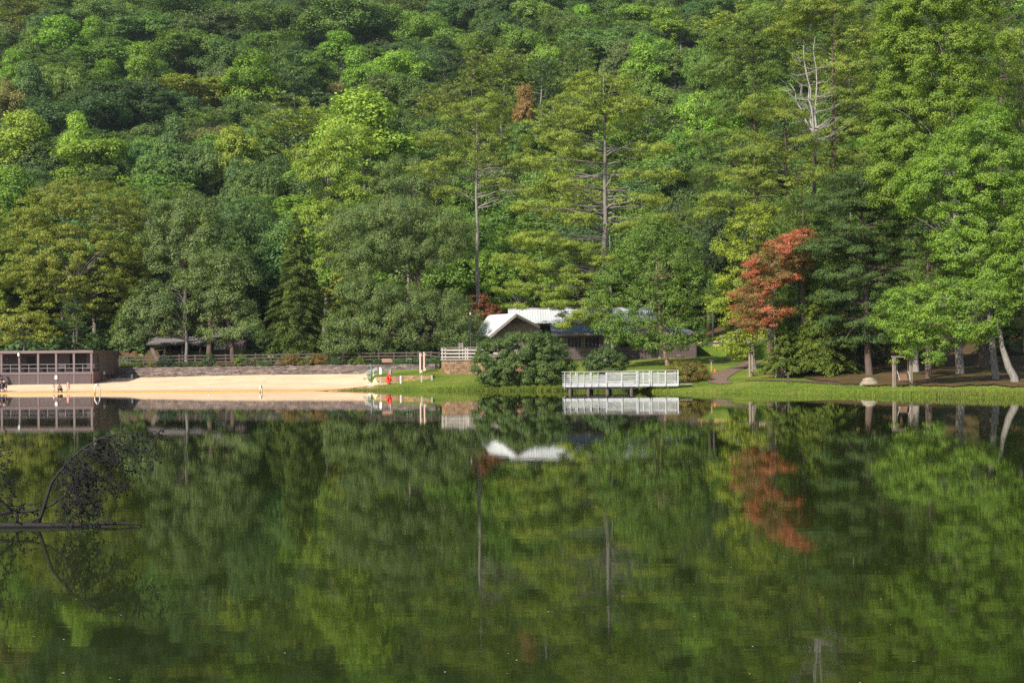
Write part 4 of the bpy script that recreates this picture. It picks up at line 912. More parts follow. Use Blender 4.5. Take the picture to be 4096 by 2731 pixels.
# girl in a pink summer dress
hY = Yk(272, 1.7); s = 1.36/1.75
t_ = person('girl in a pink sleeveless dress standing on the wet sand', 272, hY, R(35)); J = standing(s); J['toeL'] = (-.2*s, -.14*s, .03*s); J['anL'] = (-.20*s, .02*s, .08*s); J['anR'] = (.16*s, .05*s, .08*s)
body(t_, J, s, 'skin_tone', .88); face(t_, J['head'], J['crown'], s, (0, -1, 0), 'skin_tone', 'hair_brown', True)
loft('dress', [((0, 0, 1.47*s), .15*s, .09*s), ((0, 0, 1.40*s), .17*s, .12*s), ((0, 0, 1.20*s), .15*s, .12*s), ((0, 0, 1.0*s), .17*s, .145*s), ((0, 0, .80*s), .215*s, .19*s), ((0, 0, .58*s), .25*s, .22*s)], 'cloth_pink', t_)
for q in ('L', 'R'): p_ = J['toe'+q]; MB().box(p_[0]-.05, p_[0]+.05, p_[1]-.06, p_[1]+.17, -.01, .05).obj('shoe', 'tube_white', t_, bevel=.015)
# small child in swim shorts
hY = Yk(215, 1.2); s = .98/1.75
t_ = person('small bare chested child in pale swim shorts beside the crouching man', 215, hY, R(-20)); J = standing(s); J['elR'] = (.33*s, .05*s, 1.18*s); J['wrR'] = (.20*s, -.05*s, 1.0*s); J['head'] = (.01*s, -.05*s, 1.64*s)
body(t_, J, s*1.08, 'skin_tan', .95); face(t_, J['head'], J['crown'], s*1.15, (0, -1, 0), 'skin_tan', 'hair_brown')
loft('swim_shorts', [((0, 0, .98*s), .155*s, .13*s), ((0, 0, .86*s), .19*s, .16*s), ((0, 0, .62*s), .21*s, .17*s)], 'cloth_white', t_)
# crouching man
hY = Yk(240, .9); s = 1.0
t_ = person('crouching man in a grey T-shirt and dark trousers reaching down to the water edge', 240, hY, R(-10))
J = dict(pelvis=(.02, .16, .36), spine=(.02, .10, .52), chest=(.0, -.06, .72), neck=(0, -.14, .84), head=(0, -.21, .96), crown=(0, -.22, 1.03),
         shL=(-.19, -.08, .76), elL=(-.20, -.34, .50), wrL=(-.05, -.50, .27), shR=(.19, -.08, .76), elR=(.27, -.26, .56), wrR=(.12, -.40, .48),
         hipL=(-.08, .16, .32), knL=(-.27, -.22, .46), anL=(-.20, .04, .09), toeL=(-.23, -.12, .04), hipR=(.12, .16, .32), knR=(.28, -.20, .46), anR=(.20, .05, .09), toeR=(.23, -.11, .04))
body(t_, J, 1.0, 'skin_tan'); face(t_, J['head'], J['crown'], 1.0, (0, -1, -.35), 'skin_tan', 'hair_grey')
limb_cloth('shirt', [[(*J['pelvis'], .12), (*J['spine'], .125), (*J['chest'], .135), (*lerp3(J['chest'], J['neck'], .5), .09)], [(*J['chest'], .135), (*J['shL'], .068), (*lerp3(J['shL'], J['elL'], .6), .055)], [(*J['chest'], .135), (*J['shR'], .068), (*lerp3(J['shR'], J['elR'], .6), .055)]], 'cloth_grey', t_)
limb_cloth('trousers', [[(*J['pelvis'], .132), (*J['hipL'], .10), (*J['knL'], .07), (*J['anL'], .05)], [(*J['pelvis'], .132), (*J['hipR'], .10), (*J['knR'], .07), (*J['anR'], .05)]], 'cloth_black', t_)
for q in ('L', 'R'): p_ = J['toe'+q]; MB().box(p_[0]-.05, p_[0]+.05, p_[1]-.05, p_[1]+.24, -.01, .08).obj('shoe', 'cloth_black', t_, bevel=.02)
# woman in white hat bending over a buggy at the edge
hY = Yk(19, 3.0); s = .95
t_ = person('woman with a white sun hat and navy clothes bending over a buggy', 19, hY, R(10))
J = dict(pelvis=(.02, .06, .86), spine=(0, -.04, 1.0), chest=(-.02, -.26, 1.10), neck=(-.03, -.38, 1.14), head=(-.04, -.47, 1.22), crown=(-.04, -.50, 1.29),
         shL=(-.2, -.28, 1.12), elL=(-.28, -.45, .9), wrL=(-.28, -.55, .68), shR=(.17, -.28, 1.12), elR=(.22, -.45, .88), wrR=(.16, -.58, .68),
         hipL=(-.09, .05, .82), knL=(-.12, -.03, .46), anL=(-.12, .04, .08), toeL=(-.13, -.10, .035), hipR=(.12, .05, .82), knR=(.15, -.01, .46), anR=(.20, .08, .08), toeR=(.22, -.06, .035))
body(t_, J, .95, 'skin_tan'); face(t_, J['head'], J['crown'], .95, (0, -1, -.5), 'skin_tan', 'hair_grey', False, 'hat_white')
limb_cloth('top', [[(*J['pelvis'], .125), (*J['spine'], .125), (*J['chest'], .13)], [(*J['chest'], .13), (*J['shL'], .062), (*lerp3(J['shL'], J['elL'], .7), .05)], [(*J['chest'], .13), (*J['shR'], .062), (*lerp3(J['shR'], J['elR'], .7), .05)]], 'cloth_navy', t_)
loft('skirt', [((.02, .05, .95), .17, .15), ((.02, .05, .82), .20, .18), ((.03, .02, .52), .26, .22)], 'cloth_navy', t_)
x, y, z = GX(6, Yk(6, 2.6)); t_ = thing('baby_buggy', 'dark folding baby buggy on the sand in front of the woman', 'buggy', (x, y, z+.035))
for (a, b_) in ((-.28, -.4), (.28, -.4), (-.28, .35), (.28, .35)):
    m_ = MB(); m_.tube([(a-.02, b_, .13), (a+.02, b_, .13)], .12, 14); m_.obj('wheel', 'tyre', t_)
mb = MB(); [mb.tube([(q, -.42, .14), (q, -.1, .5), (q, .42, .98), (q, .5, 1.02)], .018, 6) for q in (-.26, .26)]; [mb.tube([(q, .36, .14), (q, -.1, .5)], .018, 6) for q in (-.26, .26)]; mb.tube([(-.26, .5, 1.02), (.26, .5, 1.02)], .02, 6); mb.obj('frame', 'steel', t_)
MB().hexa([(-.24, -.2, .35), (.24, -.2, .35), (.24, .2, .35), (-.24, .2, .35), (-.24, -.25, .45), (.24, -.25, .45), (.24, .35, .85), (-.24, .35, .85)]).obj('seat', 'cloth_navy', t_)
mb = MB(); n = 12; vs = []
for q in range(6):
    a = math.pi*.55*q/5
    for k_ in range(2): vs.append(((-.25, .25)[k_], .15-.34*math.cos(a)+.1, .75+.34*math.sin(a)))
mb.add(vs, [(2*q, 2*q+1, 2*q+3, 2*q+2) for q in range(5)]); h_ = mb.obj('hood', 'cloth_black', t_, True)
so_ = h_.modifiers.new('t', 'SOLIDIFY'); so_.thickness = .02
x, y, z = GX(-6, Yk(-6, 3.2)); t_ = person('person in a rust coloured top at the very edge beside the buggy', -3, Yk(-3, 3.4), R(-40)); J = standing(.93)
body(t_, J, .93, 'skin_tone'); face(t_, J['head'], J['crown'], .93, (0, -1, 0), 'skin_tone', 'hair_brown', True)
loft('top', [((0, 0, 1.38), .15, .09), ((0, 0, 1.32), .19, .13), ((0, 0, 1.1), .16, .13), ((0, 0, .88), .19, .15)], 'bench_wood', t_)
loft('shorts', [((0, 0, .92), .16, .13), ((0, 0, .80), .19, .155), ((0, 0, .60), .20, .16)], 'cloth_navy', t_)
# ------------------------------------------------------------------ vegetation generators
def crown_puffs(lobes, pr, rng, cov=1.35, under=.55):
    """centres and outward directions of leaf clumps over a set of ellipsoid lobes (c xyz, r xyz)"""
    L = np.array(lobes, float); out = []; dirs = []; mid = np.average(L[:, :3], axis=0, weights=L[:, 3]**2)
    for i, l in enumerate(L):
        c, r = l[:3], l[3:6]; area = 4*math.pi*((r[0]*r[1])**1.6/3+(r[0]*r[2])**1.6/3+(r[1]*r[2])**1.6/3)**(1/1.6)
        n = int(max(4, cov*area/(math.pi*pr*pr)))
        d = unit(rng.normal(size=(n, 3)))
        keep = (d[:, 2] > -.3) | (rng.random(n) < under); d = d[keep]
        p = c+d*r*(1-rng.random((len(d), 1))**2*.45)
        bad = np.zeros(len(p), bool)
        for k_, o_ in enumerate(L):
            if k_ == i: continue
            e = np.linalg.norm((p-o_[:3])/o_[3:6], axis=1); bad |= (e < .72) & (rng.random(len(p)) < .8)
        out.append(p[~bad]); dirs.append(unit(d[~bad]+.35*unit(p[~bad]-mid)))
    return np.vstack(out), np.vstack(dirs)
def broad_crown(name, lobes, pr, ls, seed, lpp=None, flat=.6, asp=.62, cov=1.35, under=.55, dens=1.0, droop=.18):
    rng = np.random.default_rng(seed)
    C, D = crown_puffs(lobes, pr, rng, cov, under)
    # twig-end tufts of uneven size
    pr_i = pr*rng.uniform(.55, 1.35, len(C))
    if lpp is None: lpp = dens*4.6*pr*pr/(ls*ls*asp)
    n_i = np.maximum(3, (lpp*(pr_i/pr)**2).astype(int)); idx = np.repeat(np.arange(len(C)), n_i); n = len(idx)
    q = unit(rng.normal(size=(n, 3))); rr = rng.random((n, 1))**.45
    off = q*rr*pr_i[idx][:, None]*np.array([1, 1, flat])
    # clumps droop outwards a little
    off[:, 2] -= droop*(off[:, 0]**2+off[:, 1]**2)/pr
    Pp = C[idx]+off
    N = q*.55+D[idx]*.55+np.array([0, 0, .45])+rng.normal(size=(n, 3))*.42
    v = np.clip(rng.random(n)*.75+rng.normal(size=len(C))[idx]*.10+.12, 0, 1)
    return leaf_mesh(name, Pp, N, ls*rng.uniform(.65, 1.3, n), asp, None, rng, v), C
def curve(a, b_, sag, n=6, rng=None, wob=.0):
    a, b_ = np.array(a, float), np.array(b_, float); o = []
    for i in range(n+1):
        f = i/n; p = a*(1-f)+b_*f; p[2] += sag*math.sin(math.pi*f)
        if rng is not None and 0 < i: p = p+rng.normal(size=3)*wob
        o.append(p)
    return o
def tree_wood(mb, base, top, r0, targets, seed, lean=None, limb0=.35, n=8, rlim=.32, sag=.6, r1=.15, drop=(.12, .3)):
    """tapered trunk with flared foot and limbs curving up to the targets"""
    rng = np.random.default_rng(seed); base = np.array(base, float); top = np.array(top, float)
    pts = []; rad = []
    for i in range(n+1):
        f = i/n; p = base*(1-f)+top*f
        if lean is not None: p = p+np.array(lean)*math.sin(math.pi*f)
        if 0 < i: p[:2] += rng.normal(size=2)*r0*.3
        pts.append(p); rad.append(r0*((1-f)*(1-r1)+r1)*(1.35 if i == 0 else 1))
    pts.insert(1, pts[0]*.9+pts[1]*.1); rad.insert(1, r0*1.08)
    mb.tube(pts, rad, 9)
    for t_ in targets:
        t_ = np.array(t_, float); hz = np.clip((t_[2]-base[2])/(top[2]-base[2]+1e-6)-rng.uniform(*drop), limb0, .97)
        k_ = hz*(len(pts)-2)+1; i0 = min(int(k_), len(pts)-2); s_ = pts[i0]*(1-(k_-i0))+pts[i0+1]*(k_-i0)
        r_ = rad[i0]*rlim*1.4
        c = curve(s_, t_, sag, 5, rng, .12); mb.tube(c, [r_*(1-.8*i/5) for i in range(6)], 5)
    return mb
def needle_mesh(name, C, D, pr, n_i, ls, seed, flat=.38, asp=.2, up=.5):
    rng = np.random.default_rng(seed); idx = np.repeat(np.arange(len(C)), n_i); n = len(idx)
    q = unit(rng.normal(size=(n, 3))); off = q*rng.random((n, 1))**.45*pr[idx][:, None]*np.array([1, 1, flat])
    T = unit(q*np.array([1, 1, .5])+np.array([0, 0, up])+D[idx]*.4)
    N = np.cross(T, rng.normal(size=(n, 3)))+np.array([0, 0, .5])
    return leaf_mesh(name, C[idx]+off, N, ls*rng.uniform(.7, 1.3, n), asp, T, rng)
def pine_parts(name, Ht, z0, prof, seed, lpp=60, ls=.5, r0=.4, whorl=1.6, br=5, bare=.35, updroop=.25, pr0=.8, mb=None, lean=0.0, flat=.38, asp=.2, gap=0.0, stubs=0):
    """white pine: tiers of nearly level limbs carrying flat needle plates on their outer part.
    prof(f) gives the branch length at height fraction f (0 at z0, 1 at the tip)"""
    rng = np.random.default_rng(seed); mb = mb or MB()
    tp = [(lean*Ht*(i/10)**1.5+rng.normal()*.08*(i > 0), rng.normal()*.08*(i > 0), Ht*i/10) for i in range(11)]
    mb.tube(tp, [r0*1.3]+[r0*(1-.93*i/10) for i in range(1, 11)], 9)
    C = []; D = []; PR = []
    z = z0
    while z < Ht*.985:
        f = (z-z0)/(Ht-z0); L0 = prof(f)
        ax = np.interp(z, [p[2] for p in tp], [p[0] for p in tp]); nb = br if f < .85 else 4
        a0 = rng.uniform(0, 6.28)
        for k_ in range(nb):
            if rng.random() < gap: continue
            a = a0+k_*2*math.pi/nb+rng.normal()*.25; L = L0*rng.uniform(.5, 1.22); zz = z+rng.normal()*.35
            ris = L*(updroop+.55*f+rng.normal()*.08)
            e = np.array([ax+math.cos(a)*L, math.sin(a)*L, zz+ris]); s_ = np.array([ax, 0, zz])
            c = curve(s_, e, -.08*L, 5, rng, .05*L**.5)
            mb.tube(c, [max(.02, .03+L*.016)*(1-.75*i/5) for i in range(6)], 4)
            st = bare if f < .75 else bare*.4
            m_ = max(2, int(L*(1-st)/(pr0*.62)))
            for j in range(m_):
                g_ = st+(1-st)*(j+.6)/m_; p = s_*(1-g_)+e*g_; p[2] += -.08*L*math.sin(math.pi*g_)+.15
                sp_ = L*.30*(1.25-g_)*rng.normal(); p = p+np.array([-math.sin(a), math.cos(a), 0])*sp_
                C.append(p+rng.normal(size=3)*.2); D.append((math.cos(a), math.sin(a), .3)); PR.append(pr0*rng.uniform(.6, 1.25)*(1 if f < .85 else .75))
        z += whorl*rng.uniform(.7, 1.3)*(1 if f < .8 else .6)
    for k_ in range(stubs):      # bare lower limbs
        zz = rng.uniform(z0*.45, z0+.25*(Ht-z0)); a = rng.uniform(0, 6.28); L = rng.uniform(2, 6)
        c = curve((0, 0, zz), (math.cos(a)*L, math.sin(a)*L, zz+rng.uniform(-.4, 1.2)), .4, 6, rng, .12)
        mb.tube(c, [.09*(1-.8*i/6) for i in range(7)], 4)
        for _ in range(3):
            p = c[rng.integers(2, 6)]; b2 = p+rng.normal(size=3)*np.array([1, 1, .5])*.9; mb.tube([p, (p+b2)/2+.1, b2], [.03, .02, .008], 3)
    C = np.array(C); PR = np.array(PR); n_i = np.maximum(4, (lpp*(PR/pr0)**2).astype(int))
    return needle_mesh(name, C, np.array(D), PR, n_i, ls, seed+1, flat, asp), mb
def hemlock_parts(name, Ht, z0, Rm, seed, ls=.34, n_br=330, r0=.3, power=.8, per=85, asp=.34, base=None, mb=None):
    """conical hemlock: drooping feathery sprays in overlapping layers"""
    rng = np.random.default_rng(seed); mb = mb or MB()
    mb.tube([(rng.normal()*.05*(i > 0), rng.normal()*.05*(i > 0), Ht*i/8) for i in range(9)], [r0*1.3]+[r0*(1-.95*i/8) for i in range(1, 9)], 8)
    Pp = []; T = []; N = []
    for k_ in range(n_br):
        f = 1-math.sqrt(rng.random()) if rng.random() < .6 else rng.random(); z = z0+(Ht-z0)*f
        L = Rm*(1-f)**power*rng.uniform(.6, 1.1)+.3; a = rng.uniform(0, 6.28)
        d = np.array([math.cos(a), math.sin(a), 0]); sd_ = np.array([-d[1], d[0], 0])
        if k_ % 5 == 0: mb.tube(curve((0, 0, z), (d[0]*L*.9, d[1]*L*.9, z-.12*L), .25*L*.3, 3), [.06, .04, .025, .01], 3)
        n = int(per*(.35+L/Rm)); g_ = .25+.75*rng.random(n)**.7; wd = .34*L*(1.15-g_)*rng.uniform(-1, 1, n)
        p = d*(g_*L)[:, None]+sd_*wd[:, None]; p[:, 2] = z+.10*L*g_-.34*L*g_**2.2-.25*np.abs(wd)+rng.normal(size=n)*.08
        Pp.append(p); T.append(d*1.0+sd_*(np.sign(wd)*.8)[:, None]+np.array([0, 0, -.45])); N.append(np.tile([d[0]*.3, d[1]*.3, 1.0], (n, 1))+rng.normal(size=(n, 3))*.3)
    Pp = np.vstack(Pp); T = np.vstack(T); N = np.vstack(N)
    return leaf_mesh(name, Pp, N, ls*rng.uniform(.6, 1.3, len(Pp)), asp, T, rng), mb
def bare_tree(mb, base, Ht, seed, r0=.22, spread=.35, n1=16, up=.6, L1=4.0, z0=.35, fine=5):
    rng = np.random.default_rng(seed); base = np.array(base, float)
    tp = [base+np.array([rng.normal()*.15*(i > 0), rng.normal()*.15*(i > 0), Ht*i/9]) for i in range(10)]
    mb.tube(tp, [r0*(1-.9*i/9) for i in range(10)], 7)
    for k_ in range(n1):
        f = rng.uniform(z0, .95); a = rng.uniform(0, 6.28); L = L1*(1.15-f)*rng.uniform(.6, 1.3)
        s_ = base+np.array([0, 0, Ht*f]); e = s_+np.array([math.cos(a)*L, math.sin(a)*L, L*up*rng.uniform(.4, 1.6)])
        c = curve(s_, e, -.12*L, 6, rng, .10); r_ = r0*.42*(1.1-f); mb.tube(c, [r_*(1-.85*i/6) for i in range(7)], 5)
        for _ in range(fine):
            i = rng.integers(1, 6); p = np.array(c[i]); b2 = p+(rng.normal(size=3)*.5+np.array([math.cos(a)*.6, math.sin(a)*.6, .6]))*L*.35
            mb.tube(curve(p, b2, .05, 3, rng, .05), [.03, .022, .014, .006], 3)
    return mb

# one tree = an Empty at its foot, with its trunk and crown
def plant(name, label, cat, base, wood, wood_mat, crown, crown_mat, color, group=None, rz=0, scale=(1, 1, 1), crown2=None):
    t_ = thing(name, label, cat, base, rz, group); t_.scale = scale
    if wood is not None:
        me_ = wood if not isinstance(wood, MB) else wood.mesh(name+'_trunk', True)
        link('trunk' if cat not in ('shrub', 'bush', 'plant') else 'stem', me_, None, t_)
        if not me_.materials: me_.materials.append(M[wood_mat])
    if crown is not None:
        if not crown.materials: crown.materials.append(M[crown_mat])
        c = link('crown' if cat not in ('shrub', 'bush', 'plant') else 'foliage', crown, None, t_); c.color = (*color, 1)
    for nm, me_, mt, cl in (crown2 or []):
        if not me_.materials: me_.materials.append(M[mt])
        c = link(nm, me_, None, t_); c.color = (*cl, 1)
    return t_

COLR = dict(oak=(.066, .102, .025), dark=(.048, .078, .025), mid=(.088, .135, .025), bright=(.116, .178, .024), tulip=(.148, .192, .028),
            yellow=(.160, .165, .026), gold=(.120, .132, .019), greyg=(.090, .120, .040), greyd=(.082, .106, .038), teal=(.058, .096, .030),
            pine=(.118, .145, .024), pineY=(.138, .166, .027), pineD=(.080, .116, .024), pineB=(.056, .088, .030), hem=(.068, .088, .022), hemL=(.098, .126, .026),
            rust=(.17, .095, .036), red=(.21, .070, .036), orange=(.22, .10, .03), brown=(.12, .11, .038), lime=(.165, .192, .024))
GAIN = 1.8
def col(k_, j=0.0, rng=None):
    c = np.array(COLR[k_])*GAIN
    if rng is not None: c = c*(1+rng.normal()*j)*(1+rng.normal(size=3)*j*.4)
    return tuple(float(x) for x in np.clip(c, .005, .9))

# ------------------------------------------------------------------ large trees of the near rows, placed one by one
def fg_broad(name, label, cat, Y, lobes_px, trunk_px, color, seed, pr=.8, ls=None, wood='bark_grey', r0=.4, flat=.6, asp=.62, dens=1.0, deep=.75, lean=None,
             under=.55, trunks=None, extra=None, sag=.8, mat='leaf', cov=1.6, group=None, topf=.8, top_px=None, limb0=.35, drop=(.12, .3)):
    """lobes_px: (sx, sy, rx, ry[, dY]) crown masses as they stand in the view, given real size at distance Y"""
    ls = ls or .00118*Y
    k_ = PXM(Y); bx = XX(trunk_px, Y); bz = H(bx, Y)-.1
    lobes = []
    for l in lobes_px:
        dY = l[4] if len(l) > 4 else 0; c = P(l[0], l[1], Y+dY); kk = PXM(Y+dY)
        lobes.append((c.x-bx, dY, c.z-bz, l[2]/kk, l[2]/kk*deep, l[3]/kk))
    crown, C = broad_crown(name+'_crown', lobes, pr, ls, seed, None, flat, asp, cov, under, dens)
    mb = MB(); L = np.array(lobes); i = int(np.argmax(L[:, 2])); ztop = L[i, 2]+.2*L[i, 5]
    rng = np.random.default_rng(seed)
    tg = [l[:3]+np.array([0, 0, -.1*l[5]]) for l in L]
    for q in rng.choice(len(C), min(len(C), 60 if mat == 'needles' else 26), replace=False): tg.append(C[q])
    xm = float(np.average(L[:, 0], weights=L[:, 3]))
    tp_ = (xm*.8, float(np.mean(L[:, 1])), ztop*topf)
    if top_px: q = P(top_px[0], top_px[1], Y); tp_ = (q.x-bx, 0.0, q.z-bz)
    tree_wood(mb, (0, 0, -.3), tp_, r0, tg, seed, lean, limb0, sag=sag, drop=drop)
    for (tsx, tY, ttop, tr) in (trunks or []):
        x0 = XX(tsx, tY)-bx; z0 = H(x0+bx, tY)-bz-.4; p1 = P(ttop[0], ttop[1], tY)
        mb.tube([(x0, tY-Y, z0), (x0+.03, tY-Y, z0+.8), (p1.x-bx, tY-Y, p1.z-bz)], [tr*1.4, tr, tr*.6], 8)
    return plant(name, label, cat, (bx, Y, bz), mb, wood, crown, mat, color, group)
T_ = 'tree'
fg_broad('beech_tree', 'huge rounded golden olive tree behind the brown bathhouse roof', T_, 222,
         [(330, 860, 260, 150), (150, 960, 150, 140), (470, 980, 150, 150), (300, 1040, 240, 150, -3), (130, 1120, 120, 110), (420, 1160, 150, 110, -2), (280, 1210, 120, 90), (540, 1110, 80, 90)],
         300, col('gold'), 11, pr=1.0, flat=.4, wood='bark_grey', r0=.6)
fg_broad('small_tree', 'low golden green tree spreading over the bathhouse roof at far edge of the grove', T_, 213,
         [(90, 1290, 110, 60), (170, 1330, 70, 45), (20, 1330, 70, 45)], 100, col('yellow'), 12, pr=.7, flat=.4, r0=.2, wood='bark_grey')
fg_broad('leafy_tree', 'bright lime green tree cut by the edge of the view beside the golden beech', T_, 230,
         [(-40, 900, 80, 100), (-60, 1080, 90, 130), (-20, 1250, 70, 90), (-30, 1360, 70, 60)], -30, col('lime'), 13, pr=.9)
fg_broad('oak_tree', 'tall grey green oak with leathery leaf clusters behind the open shelter', T_, 219,
         [(750, 860, 150, 90), (680, 950, 130, 90), (820, 960, 110, 80), (700, 1040, 120, 70)], 747, col('greyg'), 14, pr=1.0, flat=.75, r0=.45, wood='bark_brown')
fg_broad('oak_tree', 'spreading oak whose clumped boughs hang over the pale shelter window', T_, 211,
         [(880, 1060, 130, 70), (800, 1130, 120, 70), (960, 1110, 80, 70), (900, 1200, 130, 60), (790, 1260, 110, 60), (950, 1290, 95, 70), (1000, 1330, 60, 50, -3), (870, 1340, 80, 50)],
         940, col('greyg'), 15, pr=.9, flat=.75, r0=.42, wood='bark_brown', trunks=[(835, 211, (840, 1250), .45)])
fg_broad('oak_tree', 'round dense oak between the golden beech and the shelter roof', T_, 209,
         [(610, 1180, 90, 70), (560, 1260, 100, 65), (650, 1250, 100, 70), (520, 1330, 80, 50), (510, 1365, 70, 30), (690, 1310, 70, 28)], 747, col('greyg'), 16, pr=.85, flat=.75, r0=.30, wood='bark_grey', top_px=(735, 1150))
fg_broad('shade_tree', 'dark blue green tree filling the gap above the shaded conical hemlock', T_, 232,
         [(980, 860, 110, 80), (930, 960, 90, 70), (1010, 1010, 80, 110), (1000, 1160, 60, 100)], 985, col('teal'), 17, pr=1.0)
fg_broad('tulip_tree', 'tall light green tree rising in clusters beside the hemlock spire', T_, 226,
         [(1330, 700, 130, 110), (1230, 640, 80, 70), (1440, 760, 90, 90), (1300, 880, 120, 100), (1230, 1000, 90, 90), (1300, 1090, 100, 90), (1220, 1180, 70, 70), (1400, 560, 110, 90)],
         1300, col('tulip'), 18, pr=.95, r0=.45, dens=.9)
fg_broad('dogwood_tree', 'small yellowing understorey tree below the great olive oak', T_, 213,
         [(1320, 1180, 80, 50), (1290, 1250, 70, 45), (1380, 1110, 60, 40)], 1312, col('yellow'), 19, pr=.6, flat=.35, r0=.14)
fg_broad('willow_oak_tree', 'great olive grey oak with drooping narrow leaves left of the lamp post', T_, 206,
         [(1590, 860, 170, 80), (1430, 900, 130, 80), (1740, 900, 130, 80), (1530, 990, 170, 80), (1700, 1010, 140, 80), (1820, 960, 100, 90), (1450, 1060, 110, 70)],
         1765, col('greyg'), 20, pr=.95, flat=.85, asp=.42, r0=.55, wood='bark_brown', sag=1.2)
fg_broad('willow_oak_tree', 'low spreading olive oak sweeping down over the split rail fence', T_, 201,
         [(1480, 1170, 130, 70), (1620, 1210, 150, 70), (1760, 1230, 120, 70), (1850, 1300, 90, 70), (1400, 1280, 110, 70), (1550, 1310, 150, 70), (1700, 1330, 130, 60), (1370, 1370, 90, 45), (1490, 1390, 90, 40), (1840, 1360, 80, 40)],
         1670, col('greyg'), 21, pr=.85, flat=.85, asp=.42, r0=.5, wood='bark_brown', sag=1.0, under=.7)
fg_broad('willow_oak_tree', 'pale olive domed oak crown standing above the great drooping oak', T_, 224,
         [(1620, 690, 110, 70), (1700, 740, 110, 60), (1560, 750, 80, 60)], 1630, col('greyg'), 22, pr=.9, flat=.8, asp=.45)
fg_broad('maple_tree', 'bright green maple behind the white roofed gable', T_, 221,
         [(2060, 960, 120, 70), (2000, 1050, 110, 80), (2130, 1060, 140, 90), (2050, 1150, 130, 80), (2200, 1170, 120, 80)], 2080, col('bright'), 23, pr=.9, dens=.95)
fg_broad('dogwood_tree', 'small rusty red dogwood at the left corner of the white gable roof', T_, 209,
         [(1915, 1200, 45, 28), (1950, 1245, 60, 32), (1900, 1265, 40, 25), (1945, 1300, 40, 30)], 1935, (.26, .095, .04), 24, pr=.55, flat=.35, r0=.1)
fg_broad('birch_tree', 'multi stemmed river birch with small glittering leaves before the long house', T_, 184,
         [(2620, 950, 110, 65), (2520, 1010, 90, 60), (2730, 1010, 90, 70), (2620, 1080, 150, 80), (2480, 1110, 100, 70), (2770, 1120, 90, 80), (2640, 1200, 160, 70), (2480, 1230, 90, 60),
          (2800, 1240, 75, 70), (2550, 1300, 120, 55), (2720, 1310, 110, 55), (2440, 1300, 70, 45), (2640, 1370, 120, 38), (2530, 1345, 95, 42), (2760, 1350, 85, 45), (2470, 1360, 50, 30), (2850, 1180, 50, 70), (2390, 1190, 50, 60), (2600, 890, 60, 40)],
         2672, col('mid'), 25, pr=.6, ls=.20, r0=.30, wood='bark_birch', flat=.7, dens=.62, cov=1.9, sag=-.3, lean=(-.5, 0, 0))
fg_broad('sweetgum_tree', 'yellow green tree with a low bough hanging over the lawn beside the road', T_, 172,
         [(2990, 920, 90, 70), (3030, 860, 80, 60), (2910, 990, 70, 45), (3000, 1030, 90, 70), (2950, 1120, 90, 60), (2900, 1210, 80, 60), (2960, 1290, 90, 60), (2930, 1370, 70, 40), (2960, 1410, 60, 28), (3040, 1340, 90, 50)],
         3020, col('lime'), 26, pr=.65, r0=.28, dens=.9)
fg_broad('sourwood_tree', 'coral red autumn tree spreading over the lawn in tiers', T_, 157,
         [(3205, 945, 80, 32), (3140, 990, 95, 36), (3070, 1045, 90, 34), (3200, 1040, 75, 34), (3000, 1180, 85, 36), (3060, 1140, 80, 30), (2985, 1240, 75, 34), (3085, 1245, 90, 32), (3030, 1300, 85, 30), (3150, 1105, 65, 28), (3030, 1095, 60, 24), (2960, 1290, 45, 20)],
         3105, (.50, .155, .085), 27, pr=.55, flat=.5, ls=.15, r0=.16, deep=1.0, wood='bark_grey', dens=.85, under=.5, mat='autumn_leaf')
fg_broad('tulip_tree', 'towering yellow green tulip tree rising out of the top of the view', T_, 150,
         [(3700, 60, 190, 110), (3620, 180, 130, 90), (3810, 180, 170, 100), (3690, 300, 190, 90), (3860, 330, 120, 90), (3600, 420, 130, 80), (3760, 440, 180, 90), (3560, 540, 110, 70), (3650, 620, 140, 80), (3540, 690, 80, 50), (3750, -60, 220, 110), (3600, 780, 120, 60), (3720, 540, 110, 70), (3640, 500, 100, 70), (3880, 60, 120, 110), (3560, 620, 80, 60), (3800, -20, 160, 90), (3690, 200, 150, 90), (3530, 400, 60, 60)],
         3842, (.205, .29, .038), 28, pr=.75, ls=.17, r0=.42, wood='bark_pale', dens=1.0, cov=1.9, top_px=(3790, 100))
fg_broad('maple_tree', 'large bright green maple with glossy star leaves at the edge of the woods', T_, 141,
         [(3900, 560, 160, 90), (3820, 660, 160, 90), (4010, 640, 150, 100), (3760, 760, 150, 80), (3920, 770, 160, 90), (4080, 780, 120, 100), (3850, 880, 120, 80), (3980, 920, 150, 90), (3880, 1020, 130, 80), (4020, 1060, 140, 80), (3740, 700, 110, 70), (3950, 1130, 130, 70), (3800, 960, 80, 70), (4085, 920, 90, 100), (4090, 1150, 80, 90), (3680, 820, 80, 60), (3960, 480, 90, 60), (3650, 720, 80, 60)],
         3985, col('bright'), 29, pr=.7, ls=.165, r0=.36, wood='bark_grey', dens=1.0, cov=1.9, top_px=(3900, 640))
fg_broad('maple_tree', 'low spreading bright maple boughs over the wooden bench swing', T_, 136,
         [(3780, 1180, 130, 70), (3640, 1200, 120, 55), (3910, 1200, 120, 80), (3570, 1260, 90, 50), (3700, 1270, 130, 60), (3850, 1290, 110, 60), (3620, 1350, 80, 45), (3790, 1350, 110, 40), (3960, 1280, 70, 60), (3605, 1420, 45, 35), (3730, 1430, 60, 28), (3740, 1210, 120, 60), (3980, 1200, 90, 70), (3900, 1330, 80, 45), (3690, 1340, 70, 40)],
         4060, col('bright'), 30, pr=.6, ls=.16, r0=.42, wood='bark_pale', dens=.9, top_px=(3968, 1215), limb0=.9)
